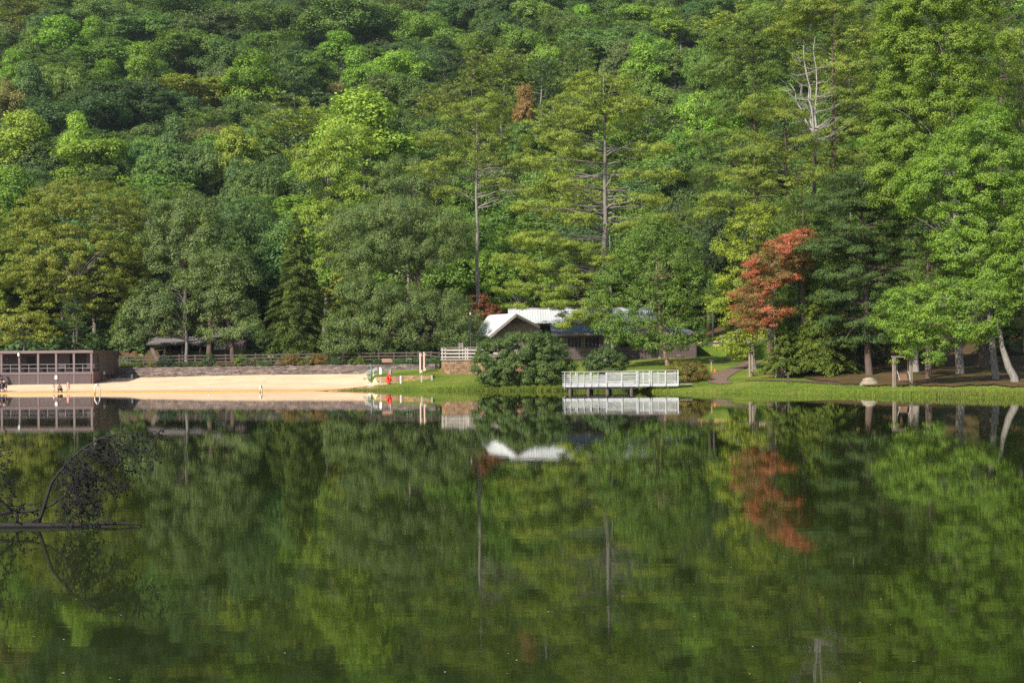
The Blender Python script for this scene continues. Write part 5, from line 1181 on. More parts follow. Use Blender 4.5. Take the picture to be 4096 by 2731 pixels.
fg_broad('hickory_tree', 'olive green tree in the shade beyond the bright maple', T_, 160,
         [(4040, 330, 100, 90), (4090, 480, 110, 100), (4060, 180, 110, 80), (4100, 640, 60, 100)], 4110, col('tulip'), 31, pr=.8, ls=.2, r0=.4)
fg_broad('understorey_tree', 'thin pale leaved sapling among the dark trunks by the round concrete well', T_, 160,
         [(3330, 1280, 60, 35), (3250, 1240, 60, 30), (3390, 1330, 40, 35), (3300, 1400, 30, 30), (3600, 1120, 60, 40), (3600, 1050, 50, 45)], 3420, col('lime'), 32, pr=.5, ls=.17, r0=.1, dens=.8)

# tall pines
def tall_pine(name, label, sx, Y, top, z0px, wid, seed, color, shape='wide', bark='bark_grey', r0=.5, low=None, **kw):
    x, y, z = GX(sx, Y); Ht = ZZ(sx, top, Y)-z; z0 = ZZ(sx, z0px, Y)-z; Lm = wid/PXM(Y)/2
    if shape == 'wide': prof = lambda f: Lm*(1.0 if f < .25 else 1.05-.72*(f-.25)/.75)*(1 if f < .9 else .8)
    elif shape == 'round': prof = lambda f: Lm*math.sqrt(max(.02, 1-(abs(f-.35)/.72)**2))
    else: prof = lambda f: Lm*(1.02-f)**.75+.4
    crown, mb = pine_parts(name+'_crown', Ht, z0, prof, seed, r0=r0, **kw)
    return plant(name, label, T_, (x, y, z), mb, bark, crown, 'needles', color)
tall_pine('pine_tree', 'pine with crooked limbs showing beyond the tulip tree top', 4010, 176, -80, 300, 330, 47, col('pineD'), 'round', 'bark_brown', .38, pr0=.85, lpp=80, ls=.36, gap=.2, stubs=12)
tall_pine('pine_tree', 'slim pine filling the dark gap left of the yellow green sweetgum', 2835, 234, 560, 1150, 300, 49, col('pineD'), 'cone', 'bark_brown', .3, pr0=.9, lpp=80, ls=.4, whorl=1.7)
tall_pine('pine_tree', 'small blue green pine in shade between the bathhouse and the oak', 300, 216, 1180, 1375, 150, 50, col('pineB'), 'cone', 'bark_brown', .22, pr0=.7, lpp=70, ls=.36, whorl=1.2)
# pines built from the bough masses they show
def fg_pine(label, Y, lobes, trunk_px, color, seed, top_px, r0=.45, wood='bark_grey', pr=.85, ls=.34, flat=.42, dens=.75, cov=1.3, lean=None, group=None):
    return fg_broad('pine_tree', label, T_, Y, lobes, trunk_px, color, seed, pr=pr, ls=ls, flat=flat, asp=.24, dens=dens, cov=cov, r0=r0, wood=wood, mat='needles', top_px=top_px, limb0=.3, sag=.25, under=.45, deep=1.0, lean=lean, drop=(-.02, .07))
fg_pine('tall white pine with pale bare lower trunk standing above the gable roof', 213,
        [(1900, 470, 150, 65), (1780, 560, 110, 50), (2020, 560, 120, 45), (1720, 680, 95, 38), (2090, 650, 110, 32), (1860, 640, 120, 45), (1990, 740, 90, 26, 1), (1790, 770, 70, 24), (2130, 770, 80, 22), (1960, 410, 90, 40)],
        1915, col('pine'), 41, (1905, 400), .40, 'bark_pale', dens=.6)
fg_pine('tallest central white pine with long tiers of yellow green boughs over the house', 197,
        [(2400, 350, 140, 65), (2300, 420, 120, 50), (2520, 430, 120, 50), (2420, 480, 140, 50), (2240, 560, 90, 38), (2600, 600, 110, 28), (2330, 620, 90, 32), (2660, 700, 100, 26), (2510, 700, 80, 24), (2570, 800, 110, 28),
         (2250, 740, 100, 32), (2170, 830, 120, 32), (2320, 880, 90, 28), (2640, 880, 90, 26), (2500, 900, 80, 24), (2150, 650, 70, 28)], 2430, col('pineY'), 42, (2412, 300), .55, 'bark_grey', dens=.62)
fg_pine('low sweeping yellow green pine hanging bright boughs over the house roof', 195,
        [(2330, 1262, 95, 24), (2400, 1215, 90, 28), (2240, 1215, 90, 20), (2190, 1165, 95, 26), (2350, 1120, 110, 32), (2200, 1080, 125, 32), (2070, 1150, 90, 24), (2060, 1225, 45, 14), (2300, 1000, 120, 36), (2150, 960, 130, 36), (2410, 1050, 90, 32), (2040, 1040, 90, 30), (2270, 1300, 55, 16), (2400, 1290, 60, 18)],
        2452, (.235, .29, .045), 43, (2440, 940), .28, 'bark_grey', dens=.85, ls=.30)
fg_pine('dark trunked pine with dense rounded top high beside the dead snag', 205,
        [(2950, 170, 130, 60), (3070, 90, 125, 60), (2890, 290, 110, 60), (3020, 320, 120, 55), (2860, 420, 95, 50), (2970, 490, 115, 50), (2840, 560, 90, 42), (3090, 210, 90, 60), (2940, 620, 100, 40), (3060, 440, 90, 45), (2820, 700, 90, 40), (2930, 740, 90, 36)],
        3020, col('pineD'), 44, (3015, 90), .42, 'bark_brown')
fg_pine('rich green pine with reddish trunk above the coral red tree', 176,
        [(3060, 420, 110, 50), (3150, 480, 90, 50), (3060, 620, 130, 46), (3190, 580, 100, 46), (2980, 700, 120, 40), (3120, 740, 120, 36), (2910, 800, 110, 32), (3240, 700, 90, 40), (3060, 850, 110, 28), (2830, 850, 90, 26), (3220, 850, 80, 30), (2980, 560, 90, 44)],
        3160, col('pine'), 45, (3140, 400), .36, 'bark_brown', ls=.30)
fg_pine('long needled pine behind the dead snag touching the top of the view', 188,
        [(3300, 60, 150, 70), (3430, 150, 120, 70), (3190, 30, 110, 60), (3400, 280, 120, 60), (3330, 400, 110, 50), (3460, 400, 100, 50), (3390, 520, 120, 50), (3310, 620, 100, 42), (3450, 620, 90, 42), (3150, 140, 90, 50), (3370, -40, 130, 60), (3240, 250, 70, 50), (3370, 700, 100, 36)],
        3335, col('pine'), 46, (3330, -20), .42, 'bark_brown', ls=.32)
fg_pine('shaded blue green white pine whose large dark trunk stands behind the round concrete well', 154,
        [(3400, 740, 120, 55), (3320, 820, 100, 50), (3480, 830, 90, 46), (3390, 930, 120, 46), (3290, 990, 100, 40), (3470, 1010, 110, 42), (3550, 900, 80, 50), (3380, 1100, 110, 38), (3510, 1120, 100, 38), (3440, 1200, 100, 34), (3580, 1010, 80, 42), (3640, 1080, 80, 40), (3330, 1190, 90, 30), (3520, 1230, 90, 34), (3440, 1300, 90, 30), (3560, 1330, 80, 34), (3620, 960, 70, 40), (3370, 1370, 60, 26), (3480, 1360, 70, 24), (3330, 1290, 70, 28)],
        3478, (.085, .135, .038), 48, (3440, 700), .40, 'bark_brown', ls=.28, dens=.85, cov=1.6)
# hemlocks
def hemlock(label, sx, Y, top, z0px, wid, seed, color, **kw):
    x, y, z = GX(sx, Y); Ht = ZZ(sx, top, Y)-z; z0 = max(1.0, ZZ(sx, z0px, Y)-z)
    crown, mb = hemlock_parts('hemlock_crown', Ht, z0, wid/PXM(Y)/2, seed, **kw)
    return plant('hemlock_tree', label, T_, (x, y, z), mb, 'bark_brown', crown, 'needles', color)
hemlock('dark conical hemlock spire standing behind the stone beach wall', 1190, 210, 850, 1400, 310, 61, col('hem'), n_br=520, per=110, ls=.34)
hemlock('feathery hemlock drooping beside the coral red tree', 3200, 165, 1010, 1430, 270, 62, col('hemL'), n_br=380, per=105, ls=.27)
hemlock('low wide hemlock with lacy boughs over the dark bench swing', 3280, 158, 1150, 1470, 330, 63, col('hemL'), n_br=420, per=110, ls=.25)
hemlock('slender hemlock at the lawn edge with boughs to the grass', 3130, 157, 1290, 1470, 170, 64, col('hemL'), n_br=170, per=95, ls=.22)
hemlock('deep shaded hemlock left of the round concrete well', 3400, 168, 900, 1440, 260, 65, col('hem'), n_br=360, per=100, ls=.28)
hemlock('dark hemlock deep in the woods behind the wooden swing', 3620, 172, 830, 1400, 280, 66, col('hem'), n_br=300, per=95, ls=.30)
hemlock('dark hemlock at the shaded forest edge behind the leaning trunk', 4030, 170, 900, 1380, 260, 67, col('hem'), n_br=300, per=95, ls=.30)
# dead snag
x, y, z = GX(3252, 182); mb = MB(); rz_ = np.random.default_rng(5)
for k_, (bx_, tx_, ty_) in enumerate([(3262, 3205, 190), (3262, 3255, 150), (3262, 3165, 330), (3250, 3235, 240)]):
    b0 = P(bx_, 560, 182); b1 = P(tx_, ty_, 182); c = curve((b0.x-x, 0, b0.z-z), (b1.x-x, (k_-1.5)*1.2, b1.z-z), -.3, 7, rz_, .14)
    mb.tube(c, [.17*(1-.85*i/7) for i in range(8)], 6)
    for _ in range(19):
        i = rz_.integers(0, 7); p = np.array(c[i]); s_ = rz_.choice([-1, 1]); L = rz_.uniform(.8, 4.6)*(1-.06*i)
        e = p+np.array([s_*L*.85, rz_.normal()*L*.5, L*rz_.uniform(.15, .6)]); cc = curve(p, e, -.1*L, 4, rz_, .07)
        mb.tube(cc, [.055*(1-.8*q/4) for q in range(5)], 4)
        for _ in range(3):
            p2 = np.array(cc[rz_.integers(1, 5)]); mb.tube([p2, p2+rz_.normal(size=3)*.35+np.array([s_*.4, 0, .3])], [.018, .006], 3)
lowt = MB().tube([(0, 0, 0), (.1, 0, ZZ(3252, 1000, 182)-z), (XX(3262, 182, 560)-x, 0, ZZ(3262, 560, 182)-z)], [.36, .28, .18], 9)
t_ = thing('dead_tree', 'bare silvery dead tree snag among the tall green pines', 'dead tree', (x, y, z)); lowt.obj('trunk', 'bark_brown', t_, True); mb.obj('bare_limbs', 'deadwood', t_, True)

# trunks standing alone in the shaded woods (their crowns meet overhead)
def trunk_tree(label, sx, sy, Y, tsx, tsy, r0, seed, bark='bark_brown', cl='pineD', crown_px=None, kind='pine_tree', low_px=1385, n_b=105, crown_r=4.0):
    x, y, z = GX(sx, Y); tp = P(tsx, tsy, Y); mb = MB(); rng = np.random.default_rng(seed)
    n = 8; pts = []; rad = []
    for i in range(n+1):
        f = i/n; pts.append((f*(tp.x-x)+rng.normal()*.06*(i > 0), rng.normal()*.06, -.3+f*(tp.z-z+.3))); rad.append(r0*(1-.5*f-.42*f**4))
    pts.insert(1, tuple(np.array(pts[0])*.93+np.array(pts[1])*.07)); rad.insert(1, r0*1.15); rad[0] = r0*1.7
    mb.tube(pts, rad, 10)
    C = []; PRr = []; D = []
    z_lo = max(low_px and ZZ(sx, low_px, Y)-z or 4.0, 2.5); z_hi = tp.z-z
    for k_ in range(n_b):
        zz = z_lo+(z_hi-z_lo)*rng.random(); f = zz/z_hi; a = rng.uniform(0, 6.28); L = crown_r*rng.uniform(.55, 1.1)*(1.1-.55*(zz-z_lo)/(z_hi-z_lo))
        s_ = np.array([f*(tp.x-x), 0, zz]); e = s_+np.array([math.cos(a)*L, math.sin(a)*L, L*rng.uniform(-.18, .22)])
        if k_ % 2: mb.tube(curve(s_, e, .05*L, 4), [.06, .045, .03, .02, .01], 4)
        m_ = max(2, int(L/.75))
        for q in range(m_):
            g_ = .3+.7*(q+.5)/m_; p = s_*(1-g_)+e*g_+rng.normal(size=3)*.25; C.append(p); D.append((math.cos(a), math.sin(a), .2)); PRr.append(rng.uniform(.5, 1.0))
    PRr = np.array(PRr); crown = needle_mesh('crown', np.array(C), np.array(D), PRr, (75*PRr**2).astype(int)+4, .34, seed)
    return plant(kind, label, T_, (x, y, z), mb, bark, crown, 'needles', col(cl))
trunk_tree('thick reddish trunk with flared foot standing alone on the sunlit lawn', 3085, 1487, 165, 3080, 980, .44, 71, 'bark_brown', low_px=1240, n_b=22, crown_r=3.2)
trunk_tree('dark trunk just behind the shaded bench swing frame', 3165, 1490, 168, 3165, 800, .30, 72)
trunk_tree('stout trunk with spreading roots under the lacy hemlock', 3215, 1500, 160, 3210, 760, .42, 73)
trunk_tree('pale lichened trunk close beside the stout rooted one', 3196, 1497, 162.5, 3185, 780, .30, 74, 'bark_pale')
trunk_tree('short slim trunk half way along the brown needle slope', 3296, 1492, 163, 3300, 900, .24, 75)
trunk_tree('mossy grey trunk on the needle slope left of the large dark one', 3405, 1475, 166, 3400, 800, .30, 76, 'bark_grey')
trunk_tree('trunk rising directly behind the right post of the wooden swing', 3660, 1478, 155, 3640, 700, .40, 78, 'bark_pale')
trunk_tree('brown trunk with flared roots between the swing and the pale thick trunk', 3712, 1518, 146, 3715, 700, .34, 79, 'bark_brown')
trunk_tree('massive dark trunk in deep shade beyond the thick pale trunk', 3935, 1460, 158, 3925, 600, .55, 80)
trunk_tree('thin dark trunk deep among the woods beside the well', 3590, 1440, 172, 3590, 800, .26, 81)
trunk_tree('dark pine trunk on the far lawn edge under the sweetgum boughs', 3330, 1440, 180, 3330, 760, .3, 82)
# ------------------------------------------------------------------ wooded slope: prototypes shared by the trees of the hill
rngp = np.random.default_rng(99)
PROTO = {}
def proto_broad(key, n_l, Rr, Ht, asp_, flat, pr, shape, seed, asp=.6):
    rng = np.random.default_rng(seed); lobes = []
    zc = Ht-Rr*asp_; lobes.append((0, 0, zc, Rr*.62, Rr*.62, Rr*asp_*.75))
    for k_ in range(n_l):
        d = unit(rng.normal(size=(1, 3)))[0]; d[2] = abs(d[2]) if rng.random() < .62 else -abs(d[2])*.7
        r = rng.uniform(.22, .48)*Rr; q = d*np.array([1, 1, asp_])*Rr*rng.uniform(.45, .98)
        if shape == 'tall': q[2] *= 1.15; q[:2] *= 1-.35*max(0, q[2])/(Rr*asp_)
        lobes.append((q[0], q[1], zc+q[2], r, r, r*.85))
    cr, C = broad_crown('crown_'+key, lobes, pr, .38, seed, None, min(1, flat+.25), asp, 1.9, .6, 1.0, .06)
    mb = MB(); tg = [l[:3] for l in lobes[1:]]+[C[i] for i in rng.choice(len(C), 14)]
    tree_wood(mb, (0, 0, -2), (0, 0, zc+Rr*asp_*.5), .34, tg, seed, limb0=.4, n=6)
    PROTO[key] = (cr, mb.mesh('trunk_'+key, True), Rr, Ht)
proto_broad('oak1', 20, 6.5, 17, 1.0, .65, .95, 'round', 101)
proto_broad('oak2', 22, 6.5, 17, .92, .70, 1.1, 'round', 102)
proto_broad('oak3', 19, 6.0, 17, 1.08, .55, .85, 'round', 103)
proto_broad('tul1', 20, 5.0, 20, 1.5, .60, .80, 'tall', 104)
proto_broad('tul2', 19, 5.0, 20, 1.4, .60, .90, 'tall', 105)
proto_broad('oak4', 26, 7.0, 17, .85, .5, .75, 'round', 107)
proto_broad('oak5', 12, 5.5, 17, 1.25, .7, 1.05, 'tall', 108)
proto_broad('thin1', 16, 6.0, 17, .85, .35, .60, 'round', 106, .45)
for key, sh, sd_, kw in (('pin1', 'wide', 111, dict(gap=.1, bare=.3)), ('pin2', 'cone', 112, dict(bare=.2)), ('pin3', 'round', 113, dict(bare=.3, gap=.1))):
    Ht = 21; z0 = 6; Lm = 5.6
    prof = {'wide': lambda f: Lm*(1 if f < .25 else 1.05-.72*(f-.25)/.75), 'round': lambda f: Lm*math.sqrt(max(.02, 1-(abs(f-.4)/.75)**2)), 'cone': lambda f: Lm*(1.02-f)**.75+.4}[sh]
    cr, mb = pine_parts('crown_'+key, Ht, z0, prof, sd_, lpp=48, ls=.62, r0=.3, whorl=1.5, pr0=.95, asp=.24, **kw)
    PROTO[key] = (cr, mb.mesh('trunk_'+key, True), Lm, Ht)
cr, mb = hemlock_parts('crown_hem', 19, 4, 4.0, 114, ls=.5, n_br=260, per=70); PROTO['hem1'] = (cr, mb.mesh('trunk_hem', True), 4.0, 19)
KIND = {'o': ('oak_tree', ['oak1', 'oak2', 'oak3', 'oak4', 'oak5'], 'bark_grey', 'leaf'), 't': ('tulip_tree', ['tul1', 'tul2'], 'bark_grey', 'leaf'), 'b': ('sparse_tree', ['thin1'], 'bark_pale', 'leaf'),
        'p': ('pine_tree', ['pin1', 'pin3'], 'bark_grey', 'needles'), 'c': ('pine_tree', ['pin2'], 'bark_grey', 'needles'), 'h': ('hemlock_tree', ['hem1'], 'bark_brown', 'needles')}
# sx of the crown, sy of its top, crown width, kind, colour, label, [height]
HILL = [
 (80, -15, 200, 'p', 'pine', 'olive pine with dark limbs in the top corner above the bathhouse'),
 (260, -30, 230, 'o', 'mid', 'mid green oak on the skyline edge beside the corner pine'),
 (420, 20, 220, 'o', 'oak', 'dusky oak high on the slope, second from the corner pine'),
 (280, 105, 150, 't', 'bright', 'bright green poplar standing out high among dusky oaks'),
 (90, 235, 120, 't', 'bright', 'light green small poplar below the corner pine'),
 (190, 290, 120, 't', 'teal', 'cool green poplar below the light green small one'),
 (480, 165, 260, 'o', 'mid', 'broad sunlit oak mid slope left of the narrow bright poplar'),
 (600, 60, 240, 'o', 'oak', 'dark oak above the narrow bright poplar'),
 (600, 205, 120, 't', 'bright', 'narrow bright poplar tapering to a point on the upper slope'),
 (740, 10, 240, 'o', 'oak', 'rounded dark oak on the top edge, upslope of the pale twiggy tree'),
 (760, 130, 240, 'o', 'mid', 'mid green oak spreading right of the narrow bright poplar'),
 (880, 40, 240, 'o', 'greyd', 'silvery green oak with pale twigs near the top edge'),
 (970, 25, 160, 'o', 'mid', 'sunlit light crowned oak at the top edge beside the silvery one'),
 (930, 170, 220, 'o', 'oak', 'dark oak above the pale twiggy tree'),
 (40, 325, 170, 'o', 'brown', 'brownish thin oak at the side edge of the slope'),
 (290, 400, 260, 'o', 'dark', 'very dark wide oak, left half of the dark pair in mid slope'),
 (480, 350, 330, 'o', 'dark', 'very dark wide oak, the larger of the dark pair in mid slope'),
 (90, 460, 220, 'o', 'dark', 'dark oak low behind the light green poplars above the beech'),
 (630, 310, 130, 'c', 'pineB', 'blue green pine tip between the dark oaks and the twiggy tree'),
 (860, 300, 250, 'b', 'gold', 'pale twiggy thinning tree with golden leaves on mid slope'),
 (1015, 245, 170, 't', 'bright', 'tall bright poplar right of the pale twiggy tree', 26),
 (80, 505, 210, 't', 'tulip', 'light green poplar at the side edge above the golden beech'),
 (140, 570, 170, 'o', 'teal', 'grey green feathery tree above the golden beech'),
 (310, 510, 110, 't', 'tulip', 'pointed light green poplar above the golden beech'),
 (420, 555, 230, 't', 'tulip', 'broad light green poplar right of the pointed one'),
 (695, 512, 120, 't', 'teal', 'small cool green poplar under the pale twiggy tree'),
 (935, 522, 170, 't', 'tulip', 'light green poplar left of the yellow green plume pine'),
 (830, 500, 170, 'b', 'brown', 'brown tinged thin tree under the pale twiggy tree'),
 (650, 605, 250, 'o', 'oak', 'smooth dusky oak right above the golden beech shoulder'),
 (820, 600, 240, 'o', 'greyg', 'grey brown crowned oak above the tall grey green oak'),
 (975, 660, 130, 'o', 'teal', 'small dark blue green tree left of the plume pine foot'),
 (1200, 200, 210, 'c', 'pineB', 'blue green layered pine standing mid slope', 27),
 (1250, -30, 160, 'p', 'pineB', 'feathery green pine at the top edge above the layered blue pine'),
 (1110, 40, 200, 'o', 'oak', 'dark oak at the top edge left of the feathery pine'),
 (1090, 130, 220, 'o', 'mid', 'soft green oak between the tall poplar and the layered pine'),
 (1410, -10, 300, 'o', 'oak', 'tallest dark oak with visible trunk at the top edge', 26),
 (1390, 330, 150, 'o', 'brown', 'small oak with rusty leaf tips below the tallest dark oak', 14),
 (1370, 335, 60, 'b', 'rust', 'slender rusty leaved sapling above the sunlit poplar', 14),
 (1580, 20, 190, 'o', 'mid', 'mid green oak at the top edge right of the tallest dark oak'),
 (1680, 60, 190, 'o', 'mid', 'smooth olive domed oak under the shadowed top woods'),
 (1610, 215, 200, 'o', 'bright', 'vivid green rounded maple right of the tallest dark oak'),
 (1780, 150, 190, 'c', 'pineB', 'pale blue green pine cone below the shadowed top woods', 24),
 (1560, 300, 220, 'o', 'oak', 'dusky oak, left of the twin crowns above the light poplar'),
 (1690, 310, 180, 'o', 'oak', 'dusky oak, right of the twin crowns above the light poplar'),
 (1470, 240, 120, 't', 'bright', 'leafy green poplar tucked left of the vivid maple'),
 (1170, 455, 310, 'p', 'pineY', 'yellow green plume pine above the conical hemlock', 24),
 (1320, 480, 200, 'p', 'pineY', 'olive pine joining the plume pine to the light poplar', 20),
 (1450, 445, 300, 't', 'tulip', 'large light green poplar in the centre of the slope', 30),
 (1760, 480, 170, 'o', 'oak', 'dark green oak right of the large light poplar'),
 (1890, 240, 150, 'p', 'pine', 'olive pine with fine twigs left of the red maple'),
 (1800, 370, 190, 'p', 'pine', 'olive pine with browned cones left of the tall bare trunk pine'),
 (2010, 225, 170, 'p', 'pine', 'olive pine with a pale leader above the red maple'),
 (2110, 385, 95, 't', 'rust', 'dull red maple crown between the two tall pines', 20),
 (2160, 250, 200, 'p', 'pineB', 'bluish green pine upslope of the red maple'),
 (2290, 88, 140, 'p', 'pineD', 'round topped dark pine under the shadowed top woods', 20),
 (2215, 188, 120, 't', 'bright', 'small bright poplar in front of the round topped pine'),
 (2060, 110, 190, 'o', 'mid', 'olive oak left of the round topped pine'),
 (1930, 150, 170, 'o', 'mid', 'olive oak above the pale blue green pine'),
 (2400, 135, 200, 'o', 'oak', 'dark oak right of the round topped pine'),
 (2350, 225, 180, 'p', 'pineD', 'dense green pine behind the tallest central pine'),
 (2500, 195, 160, 'o', 'greyg', 'pale grey green oak above the tallest central pine'),
 (2580, 225, 140, 't', 'bright', 'bright poplar just right of the tallest central pine tip'),
 (2700, 195, 180, 'b', 'greyg', 'grey leaved tree with forked white branches'),
 (2560, 300, 200, 'p', 'pineD', 'green pine with pinkish cones right of the tallest central pine'),
 (2660, 340, 220, 'o', 'mid', 'soft green maple right of the pink coned pine'),
 (2790, 395, 150, 't', 'bright', 'leafy bright poplar left of the rich green pines', 24),
 (2600, 480, 210, 'p', 'pineD', 'dark green pine behind the river birch top'),
 (2720, 560, 200, 'o', 'mid', 'green maple between the birch and the rich green pines'),
 (2620, 640, 200, 'o', 'oak', 'shadowed tree just above the river birch'),
 (2830, 640, 180, 'o', 'dark', 'dark ivy green tree right of the river birch top'),
 (2760, 780, 220, 'o', 'dark', 'dark tree in the shaded notch beside the river birch'),
 (2850, 900, 180, 'o', 'dark', 'low dark tree in the shaded notch behind the roadside'),
 (2960, 55, 190, 'p', 'pineY', 'yellowed pine peering over the rich green pines'),
 (2840, 200, 120, 'o', 'mid', 'yellow flecked tree edge left of the dark trunked pine'),
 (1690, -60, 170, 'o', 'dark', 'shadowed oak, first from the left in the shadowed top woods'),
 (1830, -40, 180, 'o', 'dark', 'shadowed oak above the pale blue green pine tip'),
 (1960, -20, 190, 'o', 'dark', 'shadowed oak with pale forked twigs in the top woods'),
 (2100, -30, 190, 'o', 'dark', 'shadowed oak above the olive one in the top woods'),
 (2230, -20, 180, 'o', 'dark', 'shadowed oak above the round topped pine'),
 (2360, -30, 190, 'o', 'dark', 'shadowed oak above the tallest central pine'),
 (2490, -10, 180, 'o', 'oak', 'shadowed oak with crooked limbs above the central pine'),
 (2620, 10, 180, 'o', 'oak', 'dark green oak above the white branched grey tree'),
 (2750, -20, 180, 'o', 'oak', 'dark oak with pale leaning trunk in the top woods'),
 (2880, 0, 170, 't', 'teal', 'cool green tree in the top woods beside the rich pines'),
 (3000, -40, 170, 'o', 'dark', 'dark oak top behind the rich green pines'),
 (1960, 520, 200, 'p', 'pine', 'olive pine mass behind the tall bare trunk pine'),
 (2260, 470, 190, 'p', 'pineY', 'yellow green pine between the two tall pines'),
 (2230, 620, 230, 'p', 'pineY', 'lower yellow green pine between the two tall pines'),
 (2100, 700, 200, 'o', 'mid', 'green maple below the yellow green pines'),
 (1880, 700, 190, 'o', 'mid', 'mid green tree behind the tall bare trunk pine'),
 (2340, 760, 210, 'p', 'pine', 'pine foliage behind the tallest central pine trunk'),
 (1050, 690, 160, 'o', 'oak', 'dusky oak above the hemlock spire'),
 (560, 780, 200, 'o', 'oak', 'dark oak between the golden beech and the grey green oak'),
 (1120, 900, 200, 'o', 'oak', 'dark oak close behind the hemlock spire'),
 (1420, 1000, 220, 'o', 'bright', 'green tree glimpsed between the tulip tree and the olive oak'),
 (1950, 880, 200, 'o', 'mid', 'green tree behind the lower trunk of the tall pine'),
 (480, 900, 210, 'o', 'mid', 'green tree behind the golden beech shoulder'),
 (60, 720, 200, 't', 'bright', 'bright green poplar behind the golden beech at the side edge'),
 (2500, 830, 220, 'o', 'mid', 'green tree behind the river birch and the central trunk'),
 (3420, 160, 220, 'p', 'pine', 'olive pine behind the long needled pine'),
 (3580, -20, 200, 'p', 'pineD', 'dark pine behind the towering tulip tree'),
 (3250, -50, 230, 'p', 'pineD', 'dark pine top behind the dead snag'),
 (3900, -40, 230, 'p', 'pineD', 'dark pine behind the top of the tulip tree'),
 (3330, 420, 220, 'o', 'oak', 'dark tree behind the dead snag foot'),
 (3010, 560, 220, 'o', 'oak', 'dark tree behind the reddish pine trunk'),
 (3480, 700, 240, 'h', 'hem', 'dark hemlock behind the shaded white pine'),
 (3240, 780, 220, 'o', 'mid', 'leafy green tree behind the coral red tree'),
 (3700, 850, 260, 'o', 'oak', 'dark tree in the hollow between the tulip tree and the maple'),
 (3880, 1020, 240, 'o', 'dark', 'dark tree in the shade beneath the bright maple'),
 (4080, 820, 240, 'o', 'dark', 'dark tree at the side edge beneath the bright maple'),
]
Ygrid = np.arange(214, 640, 1.0)
placed = []
def hill_tree(sx, top, wpx, kd, cl, label, Ht=None, group=None, rng=rngp, minY=228):
    name, keys, bark, fm = KIND[kd]; key = keys[rng.integers(len(keys))]; cr, tr, Rr, H0 = PROTO[key]
    Ht = Ht or {'o': 19, 't': 22, 'b': 18, 'p': 23, 'c': 23, 'h': 19}[kd]
    t_ = tb(sx); zt = CAMZ+(hor(sx)-top)*Ygrid/F; zg = hgt(t_*Ygrid, Ygrid)+Ht
    ok = np.where((zg >= zt) & (Ygrid >= minY))[0]; Y = Ygrid[ok[0]] if len(ok) else 560.0
    x = float(t_*Y); z = H(x, Y); Rn = wpx/2*Y/F*1.30
    h_need = CAMZ+(hor(sx)-top)*Y/F-z; h_need = max(8, min(h_need, Ht*1.25))
    s_ = Rn/Rr*rng.uniform(.95, 1.08); sy_ = max(s_, .75)
    t_ = plant(name, label, T_, (x, float(Y), z), tr, bark, cr, fm, tuple(q*1.1 for q in col(cl, .10, rng)), group, rng.uniform(0, 6.28), (s_*rng.uniform(.9, 1.15), s_*rng.uniform(.9, 1.15), h_need/H0*rng.uniform(1.0, 1.03)))
    t_.rotation_euler = (rng.normal()*.07, rng.normal()*.07, rng.uniform(0, 6.28))
    placed.append((x, float(Y), label, Rn, cl))
GRP = 'trees of the wooded slope'
for r in HILL: hill_tree(*r[:6], r[6] if len(r) > 6 else None, GRP)
n_named = len(placed)
# lower trees closing the gaps of the slope, told apart by the neighbours they stand next to
tones = [('oak', 'o', 'dusky green'), ('mid', 'o', 'mid green'), ('dark', 'o', 'dark'), ('teal', 'o', 'cool green'), ('pineD', 'p', 'pine green'), ('bright', 't', 'light green'), ('greyd', 'o', 'greyish'), ('oak', 't', 'slim green')]
def short(l): 
    for s_ in (' above ', ' behind ', ' between ', ' below ', ' under ', ' beside ', ' right of ', ' left of ', ' in ', ' standing ', ' upslope ', ' with ', ' joining ', ' peering ', ' tucked ', ' near ', ' low ', ' glimpsed ', ' and ', ','):
        if l.find(s_) > 8: l = l[:l.find(s_)]
    return l
used = set(); cnt = 0
Yr = 236.0
while Yr < 560:
    step = 12.0 if Yr < 330 else 16.5
    x_ = -.40*Yr
    while x_ < .41*Yr:
        xx = x_+rngp.normal()*1.6; y_ = Yr+rngp.normal()*2.5; x_ += step
        dmin = min(math.hypot(xx-p[0], y_-p[1]) for p in placed)
        if dmin < step*.72: continue
        cl, kd, tone = tones[rngp.choice(len(tones), p=[.24, .22, .12, .08, .12, .08, .08, .06])]
        nn = sorted(placed[:n_named], key=lambda p: math.hypot(xx-p[0], y_-p[1]))
        lab = None
        for q in nn[:14]:
            dx, dy = xx-q[0], y_-q[1]
            rel = ('right of' if dx > 0 else 'left of') if abs(dx) > abs(dy) else ('upslope of' if dy > 0 else 'downslope of')
            l_ = f"{tone} filler crown {rel} the {short(q[2])}"; l_ = l_.replace('filler crown', 'lesser tree' if kd != 'p' else 'lesser pine')
            if l_ not in used: lab = l_; break
        if lab is None: continue
        used.add(lab); lab = ' '.join(lab.split()[:16])
        name, keys, bark, fm = KIND[kd]; key = keys[rngp.integers(len(keys))]; cr, tr, Rr, H0 = PROTO[key]
        Rn = rngp.uniform(6.8, 10)*(1 if kd != 't' else .8); Hn = rngp.uniform(14.5, 19)
        plant(name, lab, T_, (xx, y_, H(xx, y_)), tr, bark, cr, fm, tuple(q*1.1 for q in col(cl, .12, rngp)), GRP, rngp.uniform(0, 6.28), (Rn/Rr, Rn/Rr*rngp.uniform(.8, 1.1), Hn/H0)); cnt += 1
    Yr += step*.92
print('hill trees', n_named, 'fill', cnt)
